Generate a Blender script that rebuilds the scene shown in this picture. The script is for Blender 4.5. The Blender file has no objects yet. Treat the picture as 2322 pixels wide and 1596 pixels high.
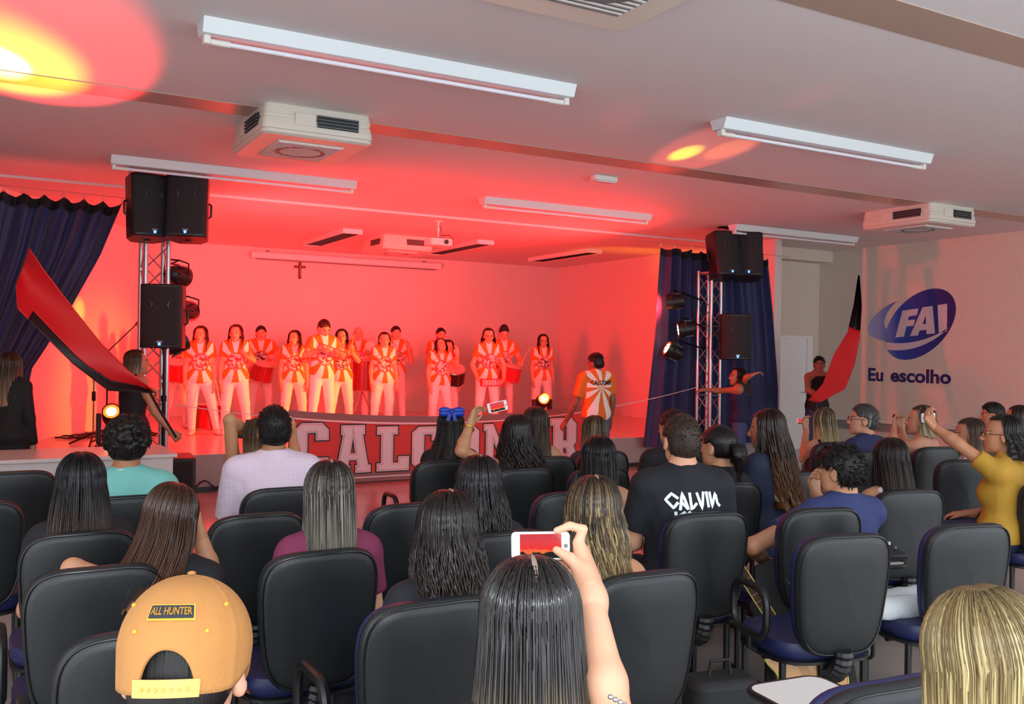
import bpy, bmesh, math, random
import numpy as np
from mathutils import Vector, Matrix
D = bpy.data
SC = bpy.context.scene
COL = SC.collection
R_ = math.radians
rnd = random.Random(7)

# ------------------------------------------------------------------ camera
FPX, CXP, CYP, CAMH = 2120.0, 1161.0, 798.0, 1.65
_yaw, _roll, _pit = R_(29.7), math.atan(.0148), math.atan(2 / 2120.0)
_F0 = np.array([math.sin(_yaw), math.cos(_yaw), 0.]); _R0 = np.array([math.cos(_yaw), -math.sin(_yaw), 0.]); _Z0 = np.array([0, 0, 1.])
_FW = _F0 * math.cos(_pit) + _Z0 * math.sin(_pit); _UP = _Z0 * math.cos(_pit) - _F0 * math.sin(_pit)
_CX = _R0 * math.cos(_roll) + _UP * math.sin(_roll); _CY = -_R0 * math.sin(_roll) + _UP * math.cos(_roll)
CAM0 = np.array([0, 0, CAMH])
cam_d = D.cameras.new('camera'); cam = D.objects.new('camera', cam_d); COL.objects.link(cam)
cam_d.sensor_width = 36; cam_d.lens = FPX / 2322.0 * 36; cam_d.clip_start = .05
m = Matrix.Identity(4)
for i in range(3):
    m[i][0] = _CX[i]; m[i][1] = _CY[i]; m[i][2] = -_FW[i]; m[i][3] = CAM0[i]
cam.matrix_world = m
SC.camera = cam

def at(u, v, x=None, y=None, z=None, d=None):
    """world point on the line of sight through photo pixel (u, v), at a known x, y, z or depth"""
    q = _FW + (u - CXP) / FPX * _CX - (v - CYP) / FPX * _CY
    t = d if d is not None else (x / q[0] if x is not None else y / q[1] if y is not None else (z - CAMH) / q[2])
    return CAM0 + t * q

# ------------------------------------------------------------------ world, flash, exposure
SC.view_settings.view_transform = 'Standard'; SC.view_settings.look = 'None'
SC.view_settings.exposure = 0.0; SC.view_settings.gamma = 1.0
SC.view_settings.use_curve_mapping = False
W = D.worlds.new('world'); SC.world = W; W.use_nodes = True
W.node_tree.nodes['Background'].inputs[0].default_value = (.86, .93, 1.0, 1)
W.node_tree.nodes['Background'].inputs[1].default_value = 3.3

def lamp(name, kind, loc, energy, color, target=None, size=.05, spot=60, blend=.5):
    l = D.lights.new(name, kind); l.energy = energy; l.color = color
    if kind == 'SPOT': l.spot_size = R_(spot); l.spot_blend = blend; l.shadow_soft_size = size
    elif kind == 'AREA': l.shape = 'DISK'; l.size = size
    else: l.shadow_soft_size = size
    o = D.objects.new(name, l); COL.objects.link(o); o.location = Vector(loc)
    if target is not None:
        o.rotation_euler = (Vector(target) - Vector(loc)).to_track_quat('-Z', 'Y').to_euler()
    return o
# the camera's own flash, a hand's breadth above the lens
lamp('camera_flash', 'SPOT', (.02, .03, CAMH + .14), 84, (.93, .97, 1.0), target=tuple(CAM0 + 4 * _FW + np.array([0, 0, .35])), size=.03, spot=120, blend=.6)

# ------------------------------------------------------------------ materials
def lin(h):
    if isinstance(h, str):
        h = h.lstrip('#'); c = [int(h[i:i + 2], 16) / 255 for i in (0, 2, 4)]
    else: c = h
    return tuple(x / 12.92 if x <= .04045 else ((x + .055) / 1.055) ** 2.4 for x in c) + (1,)
_M = {}
def N(nt, t, **k):
    n = nt.nodes.new(t)
    for a, b in k.items(): setattr(n, a, b)
    return n
def base(name):
    m = D.materials.new(name); m.use_nodes = True; nt = m.node_tree
    return m, nt, nt.nodes['Principled BSDF']
def mat(name, col='#808080', rough=.5, metal=0., spec=.5, var=.06, scale=12., bump=0., bscale=120., emit=None, es=0., coat=0., trans=0.):
    if name in _M: return _M[name]
    m, nt, b = base(name)
    c = lin(col)
    b.inputs['Roughness'].default_value = rough; b.inputs['Metallic'].default_value = metal
    b.inputs['Specular IOR Level'].default_value = spec
    b.inputs['Coat Weight'].default_value = coat; b.inputs['Transmission Weight'].default_value = trans
    tc = N(nt, 'ShaderNodeTexCoord')
    n = N(nt, 'ShaderNodeTexNoise'); n.inputs['Scale'].default_value = scale; n.inputs['Detail'].default_value = 5
    nt.links.new(tc.outputs['Object'], n.inputs['Vector'])
    mx = N(nt, 'ShaderNodeMix', data_type='RGBA')
    mx.inputs[6].default_value = tuple(max(0, x * (1 - var)) for x in c[:3]) + (1,)
    mx.inputs[7].default_value = tuple(min(1, x * (1 + var)) for x in c[:3]) + (1,)
    nt.links.new(n.outputs['Fac'], mx.inputs[0]); nt.links.new(mx.outputs[2], b.inputs['Base Color'])
    if bump:
        n2 = N(nt, 'ShaderNodeTexNoise'); n2.inputs['Scale'].default_value = bscale; n2.inputs['Detail'].default_value = 6
        nt.links.new(tc.outputs['Object'], n2.inputs['Vector'])
        bp = N(nt, 'ShaderNodeBump'); bp.inputs['Strength'].default_value = bump; bp.inputs['Distance'].default_value = .01
        nt.links.new(n2.outputs['Fac'], bp.inputs['Height']); nt.links.new(bp.outputs['Normal'], b.inputs['Normal'])
    if emit:
        b.inputs['Emission Color'].default_value = lin(emit); b.inputs['Emission Strength'].default_value = es
    _M[name] = m
    return m

# ------------------------------------------------------------------ objects and meshes
def tag(o, label=None, cat=None, group=None, kind=None):
    if label: o['label'] = label
    if cat: o['category'] = cat
    if group: o['group'] = group
    if kind: o['kind'] = kind
    return o
def empty(name, loc=(0, 0, 0), rz=0., label=None, cat=None, group=None):
    o = D.objects.new(name, None); COL.objects.link(o); o.empty_display_size = .1
    o.location = Vector(loc); o.rotation_euler = (0, 0, rz)
    return tag(o, label, cat, group)
def copy_tree(o, parent=None):
    c = o.copy(); COL.objects.link(c); c.parent = parent
    for ch in o.children: copy_tree(ch, c)
    return c
class MB:
    def __init__(s): s.v = []; s.f = []; s.mi = []; s.cur = 0; s.uv = None
    def add(s, vs, fs):
        o = len(s.v); s.v.extend([tuple(map(float, p)) for p in vs])
        s.f.extend([tuple(i + o for i in f) for f in fs]); s.mi.extend([s.cur] * len(fs)); return s
    def box(s, lo, hi, M=None):
        x0, y0, z0 = lo; x1, y1, z1 = hi
        vs = [(x0, y0, z0), (x1, y0, z0), (x1, y1, z0), (x0, y1, z0), (x0, y0, z1), (x1, y0, z1), (x1, y1, z1), (x0, y1, z1)]
        if M is not None: vs = [tuple(M @ Vector(p)) for p in vs]
        return s.add(vs, [(0, 3, 2, 1), (4, 5, 6, 7), (0, 1, 5, 4), (1, 2, 6, 5), (2, 3, 7, 6), (3, 0, 4, 7)])
    def frame(s, d):
        d = Vector(d).normalized(); a = Vector((0, 0, 1)) if abs(d.z) < .95 else Vector((1, 0, 0))
        x = d.cross(a).normalized(); return x, d.cross(x).normalized()
    def tube(s, pts, r, n=8, caps=True, closed=False):
        pts = [Vector(p) for p in pts]; k = len(pts); rs = r if isinstance(r, (list, tuple)) else [r] * k
        rings = []; prev = None
        for i, p in enumerate(pts):
            if closed: d = pts[(i + 1) % k] - pts[i - 1]
            else: d = pts[min(i + 1, k - 1)] - pts[max(i - 1, 0)]
            d = d.normalized()
            if prev is None: x, y = s.frame(d)
            else:
                x = (prev - d * prev.dot(d))
                x = x.normalized() if x.length > 1e-6 else s.frame(d)[0]
                y = d.cross(x)
            prev = x
            rings.append([p + (x * math.cos(2 * math.pi * j / n) + y * math.sin(2 * math.pi * j / n)) * rs[i] for j in range(n)])
        vs = [q for rg in rings for q in rg]; fs = []
        for i in range(k if closed else k - 1):
            for j in range(n):
                a, b = i * n + j, i * n + (j + 1) % n; c, d2 = ((i + 1) % k) * n + (j + 1) % n, ((i + 1) % k) * n + j
                fs.append((a, b, c, d2))
        if caps and not closed: fs += [tuple(range(n))[::-1], tuple((k - 1) * n + j for j in range(n))]
        return s.add(vs, fs)
    def lathe(s, prof, n=20, M=None, cap=True):
        """profile [(r, z)] turned about the local z axis"""
        vs = []; fs = []
        for (r, z) in prof:
            for j in range(n):
                p = Vector((r * math.cos(2 * math.pi * j / n), r * math.sin(2 * math.pi * j / n), z))
                vs.append(M @ p if M is not None else p)
        for i in range(len(prof) - 1):
            for j in range(n): fs.append((i * n + j, i * n + (j + 1) % n, (i + 1) * n + (j + 1) % n, (i + 1) * n + j))
        if cap: fs += [tuple(range(n))[::-1], tuple((len(prof) - 1) * n + j for j in range(n))]
        return s.add(vs, fs)
    def prism(s, poly, h0, h1, M=None):
        """polygon in local xy, extruded along local z"""
        n = len(poly); vs = [Vector((x, y, h0)) for x, y in poly] + [Vector((x, y, h1)) for x, y in poly]
        if M is not None: vs = [M @ p for p in vs]
        return s.add(vs, [tuple(range(n))[::-1], tuple(range(n, 2 * n))] + [(i, (i + 1) % n, n + (i + 1) % n, n + i) for i in range(n)])
    def grid(s, P, close_u=False):
        """P[i][j] points"""
        nu, nv = len(P), len(P[0]); fs = []
        for i in range(nu if close_u else nu - 1):
            for j in range(nv - 1): fs.append((i * nv + j, ((i + 1) % nu) * nv + j, ((i + 1) % nu) * nv + j + 1, i * nv + j + 1))
        return s.add([p for r in P for p in r], fs)
    def ball(s, c, r, n=12, m=8):
        r = r if isinstance(r, (tuple, list)) else (r, r, r)
        P = [[(c[0] + r[0] * math.sin(math.pi * j / m) * math.cos(2 * math.pi * i / n), c[1] + r[1] * math.sin(math.pi * j / m) * math.sin(2 * math.pi * i / n), c[2] + r[2] * math.cos(math.pi * j / m)) for j in range(m + 1)] for i in range(n)]
        return s.grid(P, True)
    def build(s, name, mats, parent=None, smooth=True, bevel=0., ang=40, seg=2, sub=0, kind=None, label=None):
        me = D.meshes.new(name); me.from_pydata(s.v, [], s.f); me.validate(); me.update()
        o = D.objects.new(name, me); COL.objects.link(o)
        for q in (mats if isinstance(mats, (list, tuple)) else [mats]): me.materials.append(q)
        if any(s.mi) and len(me.polygons) == len(s.mi): me.polygons.foreach_set('material_index', s.mi)
        b = bmesh.new(); b.from_mesh(me)
        bmesh.ops.recalc_face_normals(b, faces=b.faces); b.to_mesh(me); b.free()
        if smooth:
            me.polygons.foreach_set('use_smooth', [True] * len(me.polygons))
            try: me.set_sharp_from_angle(angle=R_(ang))
            except Exception: pass
        if bevel:
            q = o.modifiers.new('bevel', 'BEVEL'); q.width = bevel; q.segments = seg; q.limit_method = 'ANGLE'; q.angle_limit = R_(35)
        if sub:
            q = o.modifiers.new('sub', 'SUBSURF'); q.levels = sub; q.render_levels = sub
        if parent is not None: o.parent = parent
        if kind: o['kind'] = kind
        if label: o['label'] = label
        return o
def rrect(w, h, r, n=6):
    P = []
    for cx, cy, a0 in ((w / 2 - r, h / 2 - r, 0), (-w / 2 + r, h / 2 - r, 90), (-w / 2 + r, -h / 2 + r, 180), (w / 2 - r, -h / 2 + r, 270)):
        for i in range(n + 1):
            a = R_(a0 + 90 * i / n); P.append((cx + r * math.cos(a), cy + r * math.sin(a)))
    return P
def poly_mesh(name, loops, material, parent=None, offset=0., depth=.002, M=None, warp=None):
    """flat filled outlines (even-odd holes) with an edge offset and a thickness; outline in local xz, facing -y"""
    cu = D.curves.new(name, 'CURVE'); cu.dimensions = '2D'; cu.fill_mode = 'BOTH'; cu.offset = offset; cu.extrude = depth / 2
    for lp in loops:
        sp = cu.splines.new('POLY'); sp.points.add(len(lp) - 1); sp.use_cyclic_u = True
        for q, (x, y) in zip(sp.points, lp): q.co = (x, y, 0, 1)
    return _curve_to_mesh(name, cu, material, parent, M, warp)
def text_mesh(name, body, size, material, parent=None, depth=.002, M=None, bold=0., shear=0., space=1., align='CENTER', sx=1., warp=None):
    cu = D.curves.new(name, 'FONT'); cu.body = body; cu.size = size; cu.extrude = depth / 2; cu.offset = bold; cu.shear = shear
    cu.space_character = space; cu.align_x = align; cu.align_y = 'CENTER'; cu.resolution_u = 4
    return _curve_to_mesh(name, cu, material, parent, (M if M is not None else Matrix.Identity(4)) @ Matrix.Diagonal((sx, 1, 1, 1)), warp)
def _curve_to_mesh(name, cu, material, parent, M, warp):
    t = D.objects.new('tmp', cu); COL.objects.link(t)
    dg = bpy.context.evaluated_depsgraph_get(); me = D.meshes.new_from_object(t.evaluated_get(dg))
    D.objects.remove(t); D.curves.remove(cu); me.name = name
    T = Matrix(((1, 0, 0, 0), (0, 0, -1, 0), (0, 1, 0, 0), (0, 0, 0, 1)))
    me.transform((M if M is not None else Matrix.Identity(4)) @ T)
    if warp:
        for v in me.vertices: v.co = warp(v.co)
    me.materials.clear(); me.materials.append(material)
    o = D.objects.new(name, me); COL.objects.link(o)
    if parent is not None: o.parent = parent
    return o

# ------------------------------------------------------------------ shared materials
CEIL_Z, STAGE_Z, STAGE_Y = 3.55, .43, 11.08
XR, YB, XS = 13.25, 17.5, 11.15
white_wall = mat('white_plaster', '#d9d2cc', .75, var=.03, scale=3, bump=.15, bscale=60)
beige_wall = mat('beige_textured_plaster', '#ddd0c0', .8, var=.05, scale=9, bump=.35, bscale=70)
ceil_m = mat('ceiling_paint', '#e2dddd', .8, var=.02, scale=2, bump=.05, bscale=40)
beam_m = mat('beige_beam_paint', '#b59e8e', .28, var=.04, scale=6)
white_met = mat('white_enamel', '#dfe6e8', .35, var=.02)
white_pl = mat('white_plastic', '#e4e0d8', .4, var=.02)
tube_m = mat('tube_glass', '#e8e6ee', .12, var=.01, coat=.5)
blk_pl = mat('black_plastic', '#17181a', .42, var=.12, scale=30, bump=.12, bscale=300)
blk_grille = mat('black_grille', '#1b1b1e', .6, var=.15, scale=200, bump=.5, bscale=500)
blk_metal = mat('black_metal', '#141416', .35, metal=.6, var=.1)
alu = mat('aluminium', '#b9bbc0', .3, metal=.85, var=.06)
chrome = mat('chrome', '#c9ccd0', .15, metal=1., var=.03)
grey_pl = mat('grey_plastic', '#6c7072', .5)
dark_slot = mat('dark_slot', '#182022', .5)
glow_blue = mat('blue_led', '#2a50ff', .4, emit='#3a70ff', es=9.)
# ------------------------------------------------------------------ the room
def struct(name, lo, hi, material, bevel=0.):
    o = MB().box(lo, hi).build(name, material, smooth=False, bevel=bevel); o['kind'] = 'structure'; return o
floor_m, nt, b = base('polished_floor')
b.inputs['Roughness'].default_value = .16; b.inputs['Specular IOR Level'].default_value = .6
tc = N(nt, 'ShaderNodeTexCoord'); br = N(nt, 'ShaderNodeTexNoise'); br.inputs['Scale'].default_value = 3; br.inputs['Detail'].default_value = 8
cr = N(nt, 'ShaderNodeValToRGB'); cr.color_ramp.elements[0].color = lin('#8f8781'); cr.color_ramp.elements[1].color = lin('#aea59d')
nt.links.new(tc.outputs['Object'], br.inputs['Vector']); nt.links.new(br.outputs['Fac'], cr.inputs[0]); nt.links.new(cr.outputs[0], b.inputs['Base Color'])
struct('floor', (-2.2, -1.5, -.1), (XR, 12.15, -.0), floor_m)
stage_floor = mat('stage_floor_paint', '#c9bdb6', .22, var=.05, scale=4)
struct('floor_stage', (-2.2, STAGE_Y, .001), (XS, YB, STAGE_Z), stage_floor)
carpet = mat('grey_carpet_riser', '#a49c98', .95, var=.2, scale=60, bump=.6, bscale=200)
struct('trim_1', (-2.2, STAGE_Y - .012, .03), (XS, STAGE_Y - .001, STAGE_Z - .004), carpet)
struct('trim_2', (-2.2, STAGE_Y - .03, 0), (XS, STAGE_Y - .013, .06), blk_pl)
struct('wall_back', (-2.2, YB, -.1), (XS + .15, YB + .15, CEIL_Z), white_wall)
struct('wall_left', (-2.35, 3.2, -.1), (-2.2, YB + .15, CEIL_Z), white_wall)
struct('wall_stage_right', (XS, 11.02, -.1), (XS + .15, YB, CEIL_Z), white_wall)
struct('wall_right', (XR, -1.5, -.1), (XR + .15, 12.15, CEIL_Z), beige_wall)
q = MB().prism([(-.65, 11.0), (2.85, YB), (2.85 - .2, YB), (-.85, 11.0)], -.1, CEIL_Z).build('wall_stage_left', white_wall, smooth=False); q['kind'] = 'structure'
DX0, DX1, DZ = 12.16, 13.09, 2.03
mb = MB().box((XS + .15, 12.0, -.1), (DX0, 12.15, CEIL_Z)).box((DX1, 12.0, -.1), (XR, 12.15, CEIL_Z)).box((DX0, 12.0, DZ), (DX1, 12.15, CEIL_Z))
q = mb.build('wall_front', beige_wall, smooth=False); q['kind'] = 'structure'
struct('ceiling', (-2.35, -1.5, CEIL_Z), (XR + .15, YB + .15, CEIL_Z + .1), ceil_m)
struct('trim_3', (-2.2, 3.30, CEIL_Z - .006), (XR, 3.63, CEIL_Z), beam_m)
struct('trim_4', (-2.2, 7.36, CEIL_Z - .006), (XR, 7.69, CEIL_Z), beam_m)
struct('trim_5', (-2.2, 11.84, CEIL_Z - .03), (XS, 13.08, CEIL_Z), ceil_m)
struct('trim_6', (XS, 11.7, CEIL_Z - .2), (XR, 12.0, CEIL_Z), beige_wall)
struct('trim_7', (XR - .06, -1.5, .56), (XR, 12.0, .62), mat('white_rail', '#dcd6d0', .5))
struct('trim_8', (XR - .045, -1.5, .42), (XR, 12.0, .545), mat('grey_rail', '#8c8684', .6))
struct('baseboard_right', (XR - .02, -1.5, 0), (XR, 12.0, .12), mat('white_rail', '#dcd6d0', .5))
# white door in the corner
d1 = empty('door_1', (DX0, 12.0, 0)); d1['kind'] = 'structure'
wd = mat('white_door_paint', '#f2f2f0', .4, var=.02)
MB().box((.05, .02, 0), (.80, .06, DZ - .05)).build('leaf', wd, d1, bevel=.004)
MB().box((0, -.02, 0), (.05, .1, DZ)).box((.80, -.02, 0), (.93, .1, DZ)).box((.05, -.02, DZ - .05), (.80, .1, DZ)).build('frame', wd, d1, bevel=.004)
MB().tube([(.73, .02, 1.02), (.73, -.03, 1.02), (.63, -.03, 1.02)], .009).build('handle', chrome, d1)
# painted logo and slogan on the right-hand wall
lg = empty('wall_logo', (XR - .004, 9.3, 1.3), label='blue oval FAI emblem with swoosh painted on the beige right wall', cat='logo')
lg2 = empty('wall_slogan', (XR - .004, 9.3, 1.3), label='dark blue Eu escolho lettering painted on the wall under the emblem', cat='lettering')
blue1 = None
m, nt, b = base('logo_blue'); blue1 = m; b.inputs['Roughness'].default_value = .45
tc = N(nt, 'ShaderNodeTexCoord'); sp = N(nt, 'ShaderNodeSeparateXYZ'); cr = N(nt, 'ShaderNodeValToRGB'); mr = N(nt, 'ShaderNodeMapRange')
nt.links.new(tc.outputs['Object'], sp.inputs[0]); nt.links.new(sp.outputs['Y'], mr.inputs[0])
mr.inputs[1].default_value = 1.6; mr.inputs[2].default_value = -.1
e = cr.color_ramp.elements; e[0].color = lin('#a9b6e6'); e[1].color = lin('#241f63'); e.new(.35).color = lin('#2a4bb0'); e.new(.65).color = lin('#27308c')
nt.links.new(mr.outputs[0], cr.inputs[0]); nt.links.new(cr.outputs[0], b.inputs['Base Color'])
logo_w = mat('logo_white', '#d9c8cf', .5)
blue2 = mat('slogan_blue', '#221f66', .45)
# on the wall: local +s runs from the corner towards the camera; Mw maps (s, z) of flat outlines onto the wall
def wallM(s, z, dx=0.): return Matrix(((0, 1, 0, -dx), (-1, 0, 0, 10.9 - 9.3 - s), (0, 0, 1, z - 1.3), (0, 0, 0, 1)))
def fl(outline): return [[(x, y) for x, y in lp] for lp in outline]
def ell(cx, cy, a, b, rot, n=48, a0=0, a1=360):
    c, s = math.cos(R_(rot)), math.sin(R_(rot)); L = []
    for i in range(n):
        t = R_(a0 + (a1 - a0) * i / n); x, y = a * math.cos(t), b * math.sin(t); L.append((cx + x * c - y * s, cy + x * s + y * c))
    return L
poly_mesh('oval', [ell(.995, 2.205, .73, .47, 36)], blue1, lg, M=wallM(0, 0) @ Matrix.Identity(4), depth=.003)
def bez(pts, n=14):
    L = []
    for k in range(0, len(pts) - 1, 3):
        p = [np.array(q, float) for q in pts[k:k + 4]]
        for i in range(n):
            t = i / n; L.append(tuple((1 - t) ** 3 * p[0] + 3 * t * (1 - t) ** 2 * p[1] + 3 * t * t * (1 - t) * p[2] + t ** 3 * p[3]))
    return L
sw = bez([(.56, 2.60), (.25, 2.52), (-.04, 2.28), (0, 2.13), (.05, 1.96), (.35, 1.9), (.8, 1.98), (.6, 2.02), (.45, 2.1), (.42, 2.12), (.25, 2.18), (.3, 2.4), (.56, 2.60)])
poly_mesh('swoosh', [sw], blue1, lg, M=wallM(0, 0, .003), depth=.003)
cut = bez([(.36, 1.925), (.75, 1.86), (1.2, 1.95), (1.53, 2.15), (1.25, 1.88), (.8, 1.74), (.38, 1.80), (.37, 1.84), (.36, 1.88), (.36, 1.925)])
poly_mesh('swoosh_line', [cut], logo_w, lg, M=wallM(0, 0, .0065), depth=.003)
F_ = [[(.55, 2.0), (.68, 2.44), (.98, 2.47), (.955, 2.36), (.80, 2.345), (.785, 2.28), (.92, 2.29), (.895, 2.19), (.76, 2.18), (.715, 2.015)]]
A_ = [[(.83, 2.02), (1.06, 2.485), (1.24, 2.5), (1.29, 2.06), (1.14, 2.05), (1.135, 2.12), (1.01, 2.11), (.98, 2.03)], [(1.06, 2.21), (1.125, 2.215), (1.12, 2.36)]]
I_ = [[(1.36, 2.07), (1.33, 2.51), (1.50, 2.525), (1.50, 2.09)]]
for L in (F_, A_, I_): poly_mesh('letter', L, logo_w, lg, M=wallM(0, 0, .0065), depth=.003)
text_mesh('lettering', 'Eu', .30, blue2, lg2, M=wallM(.16, 1.36), bold=.009, depth=.003, sx=1.1)
text_mesh('lettering', 'escolho', .30, blue2, lg2, M=wallM(1.02, 1.36), bold=.009, depth=.003, sx=1.2)

# ------------------------------------------------------------------ ceiling fixtures
def make_fluor():
    r = empty('fluorescent_fixture')
    L = 2.55
    # trapezoid housing, wide side on the ceiling
    MB().prism([(-.10, 0), (.10, 0), (.065, -.085), (-.065, -.085)], 0, L, Matrix(((0, 0, 1, 0), (1, 0, 0, 0), (0, 1, 0, 0), (0, 0, 0, 1)))).build('housing', white_met, r, bevel=.003)
    for x in (.035, L - .035):
        MB().box((x - .02, -.03, -.135), (x + .02, .03, -.085)).build('lamp_holder', white_pl, r, bevel=.006)
    for x0, x1 in ((.055, .17), (L - .17, L - .055)):
        MB().tube([(x0, 0, -.115), (x1, 0, -.115)], .019, 12).build('tube_cap', white_pl, r)
    MB().tube([(.17, 0, -.115), (L - .17, 0, -.115)], .0145, 12).build('tube', tube_m, r)
    return r
fl_spots = [(1.09, 5.51, 'white fluorescent ceiling fixture nearest the camera, left of the room'), (5.12, 5.6, 'white fluorescent ceiling fixture crossed by an orange light streak at its left end'),
            (1.11, 9.97, 'white fluorescent ceiling fixture right above the left pair of hung loudspeakers'), (5.33, 10.04, 'white fluorescent ceiling fixture over the front of the stage, right of the ceiling projector'),
            (9.43, 10.06, 'white fluorescent ceiling fixture above the right pair of hung loudspeakers')]
fx = make_fluor()
for i, (x, y, lb) in enumerate(fl_spots):
    o = fx if i == 0 else copy_tree(fx)
    o.location = (x, y + .10, CEIL_Z); tag(o, lb, 'ceiling light', 'fluorescent fixtures on the hall ceiling')
def make_louvre():
    r = empty('louvre_fixture')
    L = 2.1
    MB().box((-.16, 0, -.075), (.16, .012, 0)).box((-.16, L - .012, -.075), (.16, L, 0)).box((-.16, .012, -.075), (-.148, L - .012, 0)).box((.148, .012, -.075), (.16, L - .012, 0)).box((-.148, .012, -.012), (.148, L - .012, 0)).build('housing', white_met, r, bevel=.002)
    for i in range(20):
        y = .1 + i * (L - .2) / 19
        MB().box((-.147, y - .004, -.07), (.147, y + .004, -.02)).build('louvre_fin', dark_slot, r)
    for x in (-.06, .06): MB().tube([(x, .03, -.03), (x, L - .03, -.03)], .014, 8).build('tube', tube_m, r)
    return r
lv = make_louvre()
for i, (x, lb) in enumerate(((5.06, 'louvred white ceiling fixture above the stage, left of the stage air conditioner'), (7.42, 'louvred white ceiling fixture above the stage behind the projector'), (9.65, 'louvred white ceiling fixture above the stage near its right wall'))):
    o = lv if i == 0 else copy_tree(lv)
    o.location = (x, 13.95, CEIL_Z); tag(o, lb, 'ceiling light', 'louvred fixtures over the stage')
ac_m = mat('ac_cream_plastic', '#dcd6c8', .35, var=.02)
def make_ac():
    r = empty('ceiling_air_conditioner')
    W_, L_, H_ = .88, 1.02, .235
    prof = [(.97, 0), (.985, -.03), (1., -.075), (.985, -.082), (.985, -.1), (1., -.107), (1.02, -.16), (1.02, -.195), (1.0, -.2)]
    P = []
    for s, z in prof: P.append([(x * s, y * s, z) for x, y in rrect(W_, L_, .05, 4)])
    mb = MB()
    n = len(P[0])
    for i in range(len(P) - 1):
        mb.add(P[i] + P[i + 1], [(j, (j + 1) % n, n + (j + 1) % n, n + j) for j in range(n)])
    mb.build('casing', ac_m, r, ang=25)
    # air outlets on all four sides
    for k in range(4):
        a = k * math.pi / 2; w = (W_ if k % 2 == 0 else L_); dpt = (L_ if k % 2 == 0 else W_) / 2
        M = Matrix.Rotation(a, 4, 'Z')
        g = MB().box((-.02, -dpt * 1.02 - .004, -.152), (w * .36, -dpt * .96, -.055), M).build('outlet', dark_slot, r)
        for j in range(4):
            MB().box((-.02, -dpt * 1.02 - .016, -.145 + j * .026), (w * .36, -dpt * 1.02 - .004, -.139 + j * .026), M).build('vane', grey_pl, g)
        MB().box((-.2, -dpt * 1.0 - .016, -.152), (-.035, -dpt * .98, -.055), M).build('service_cover', ac_m, r, bevel=.004)
    P2 = [[(x, y, -.2) for x, y in rrect(W_ * 1.02, L_ * 1.02, .07, 5)], [(x, y, -.225) for x, y in rrect(W_ * 1.02, L_ * 1.02, .07, 5)], [(x, y, -.24) for x, y in rrect(W_ * .97, L_ * .97, .07, 5)]]
    mb = MB(); n = len(P2[0])
    for i in range(2): mb.add(P2[i] + P2[i + 1], [(j, (j + 1) % n, n + (j + 1) % n, n + j) for j in range(n)])
    mb.add(P2[2], [tuple(range(n))]).build('bottom_panel', ac_m, r)
    g = MB().box((-.27, -.31, -.249), (.27, .31, -.239)).build('intake_grille', white_pl, r, bevel=.003)
    for i in range(26):
        MB().box((-.255, -.295 + i * .0232, -.2535), (.255, -.283 + i * .0232, -.249)).build('grille_bar', grey_pl if i % 2 else white_pl, g)
    MB().lathe([(.19, -.254), (.2, -.2545), (.205, -.256), (.19, -.256), (.18, -.2555), (.17, -.254)], 24, cap=False).build('intake_ring', grey_pl, g)
    return r
ac = make_ac()
for i, (x, y, rz, lb) in enumerate(((2.31, 7.67, 0, 'boxy cream ceiling air conditioner hanging left of centre on the painted beam'), (10.42, 7.83, 0, 'boxy cream ceiling air conditioner near the right wall'),
                         (6.12, 14.74, 0, 'boxy cream ceiling air conditioner over the stage, lit orange'), (2.43, 3.42, 0, 'cream ceiling air conditioner cut off at the top edge of the picture'))):
    o = ac if i == 0 else copy_tree(ac)
    o.location = (x, y, CEIL_Z); o.rotation_euler.z = R_(rz); tag(o, lb, 'air conditioner', 'ceiling air conditioners')
# rolled-up projection screen on the back wall
sc = empty('projection_screen', (4.35, YB - .14, 3.3), label='long white roller screen casing high on the back wall', cat='screen')
MB().prism(rrect(.13, .13, .03, 4), 0, 3.85, Matrix(((0, 0, 1, 0), (1, 0, 0, .06), (0, 1, 0, .1), (0, 0, 0, 1)))).build('casing', white_met, sc)
for x in (.3, 3.5): MB().box((x, .1, .1), (x + .05, .138, .2)).build('bracket', grey_pl, sc)
MB().box((.1, .05, .015), (3.75, .07, .034)).build('bottom_bar', grey_pl, sc)
# cross on the back wall
p = at(680, 612, y=YB - .02)
wood = mat('dark_wood', '#5a2a1c', .5, var=.2, scale=25)
cx_ = empty('wall_cross', tuple(p), label='small dark crucifix on the red-lit back wall', cat='cross')
MB().box((-.025, -.012, -.17), (.025, .018, .15)).build('upright', wood, cx_, bevel=.003)
MB().box((-.11, -.014, .035), (.11, .016, .08)).build('crossbar', wood, cx_, bevel=.003)
MB().tube([(0, -.03, .07), (0, -.03, -.1)], [.012, .008]).tube([(-.07, -.028, .075), (0, -.03, .05), (.07, -.028, .075)], .006).build('figure', mat('brass', '#a08040', .3, metal=.8), cx_)
# ceiling projector
p = at(1044, 488, z=CEIL_Z - .07)
pj = empty('ceiling_projector', (p[0], 11.9, CEIL_Z - .07), label='white projector hanging on a short ceiling pole over the stage front', cat='projector')
MB().lathe([(.06, -.012), (.06, 0)], 16).build('ceiling_plate', white_met, pj)
MB().tube([(0, 0, -.012), (0, 0, -.23)], .016, 10).build('pole', white_met, pj)
MB().box((-.07, -.07, -.25), (.07, .07, -.23)).build('mount_bracket', grey_pl, pj)
MB().prism(rrect(.34, .27, .04, 4), -.35, -.25).build('body', white_pl, pj, bevel=.012)
MB().tube([(.06, -.10, -.3), (.06, -.15, -.3)], [.035, .032], 16).build('lens', dark_slot, pj)
MB().tube([(0, 0, -.02), (.03, -.03, -.12), (.0, -.03, -.2), (.12, -.1, -.2), (.2, -.06, -.25), (.16, 0, -.3)], .006, 6).build('cable', blk_pl, pj)
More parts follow.
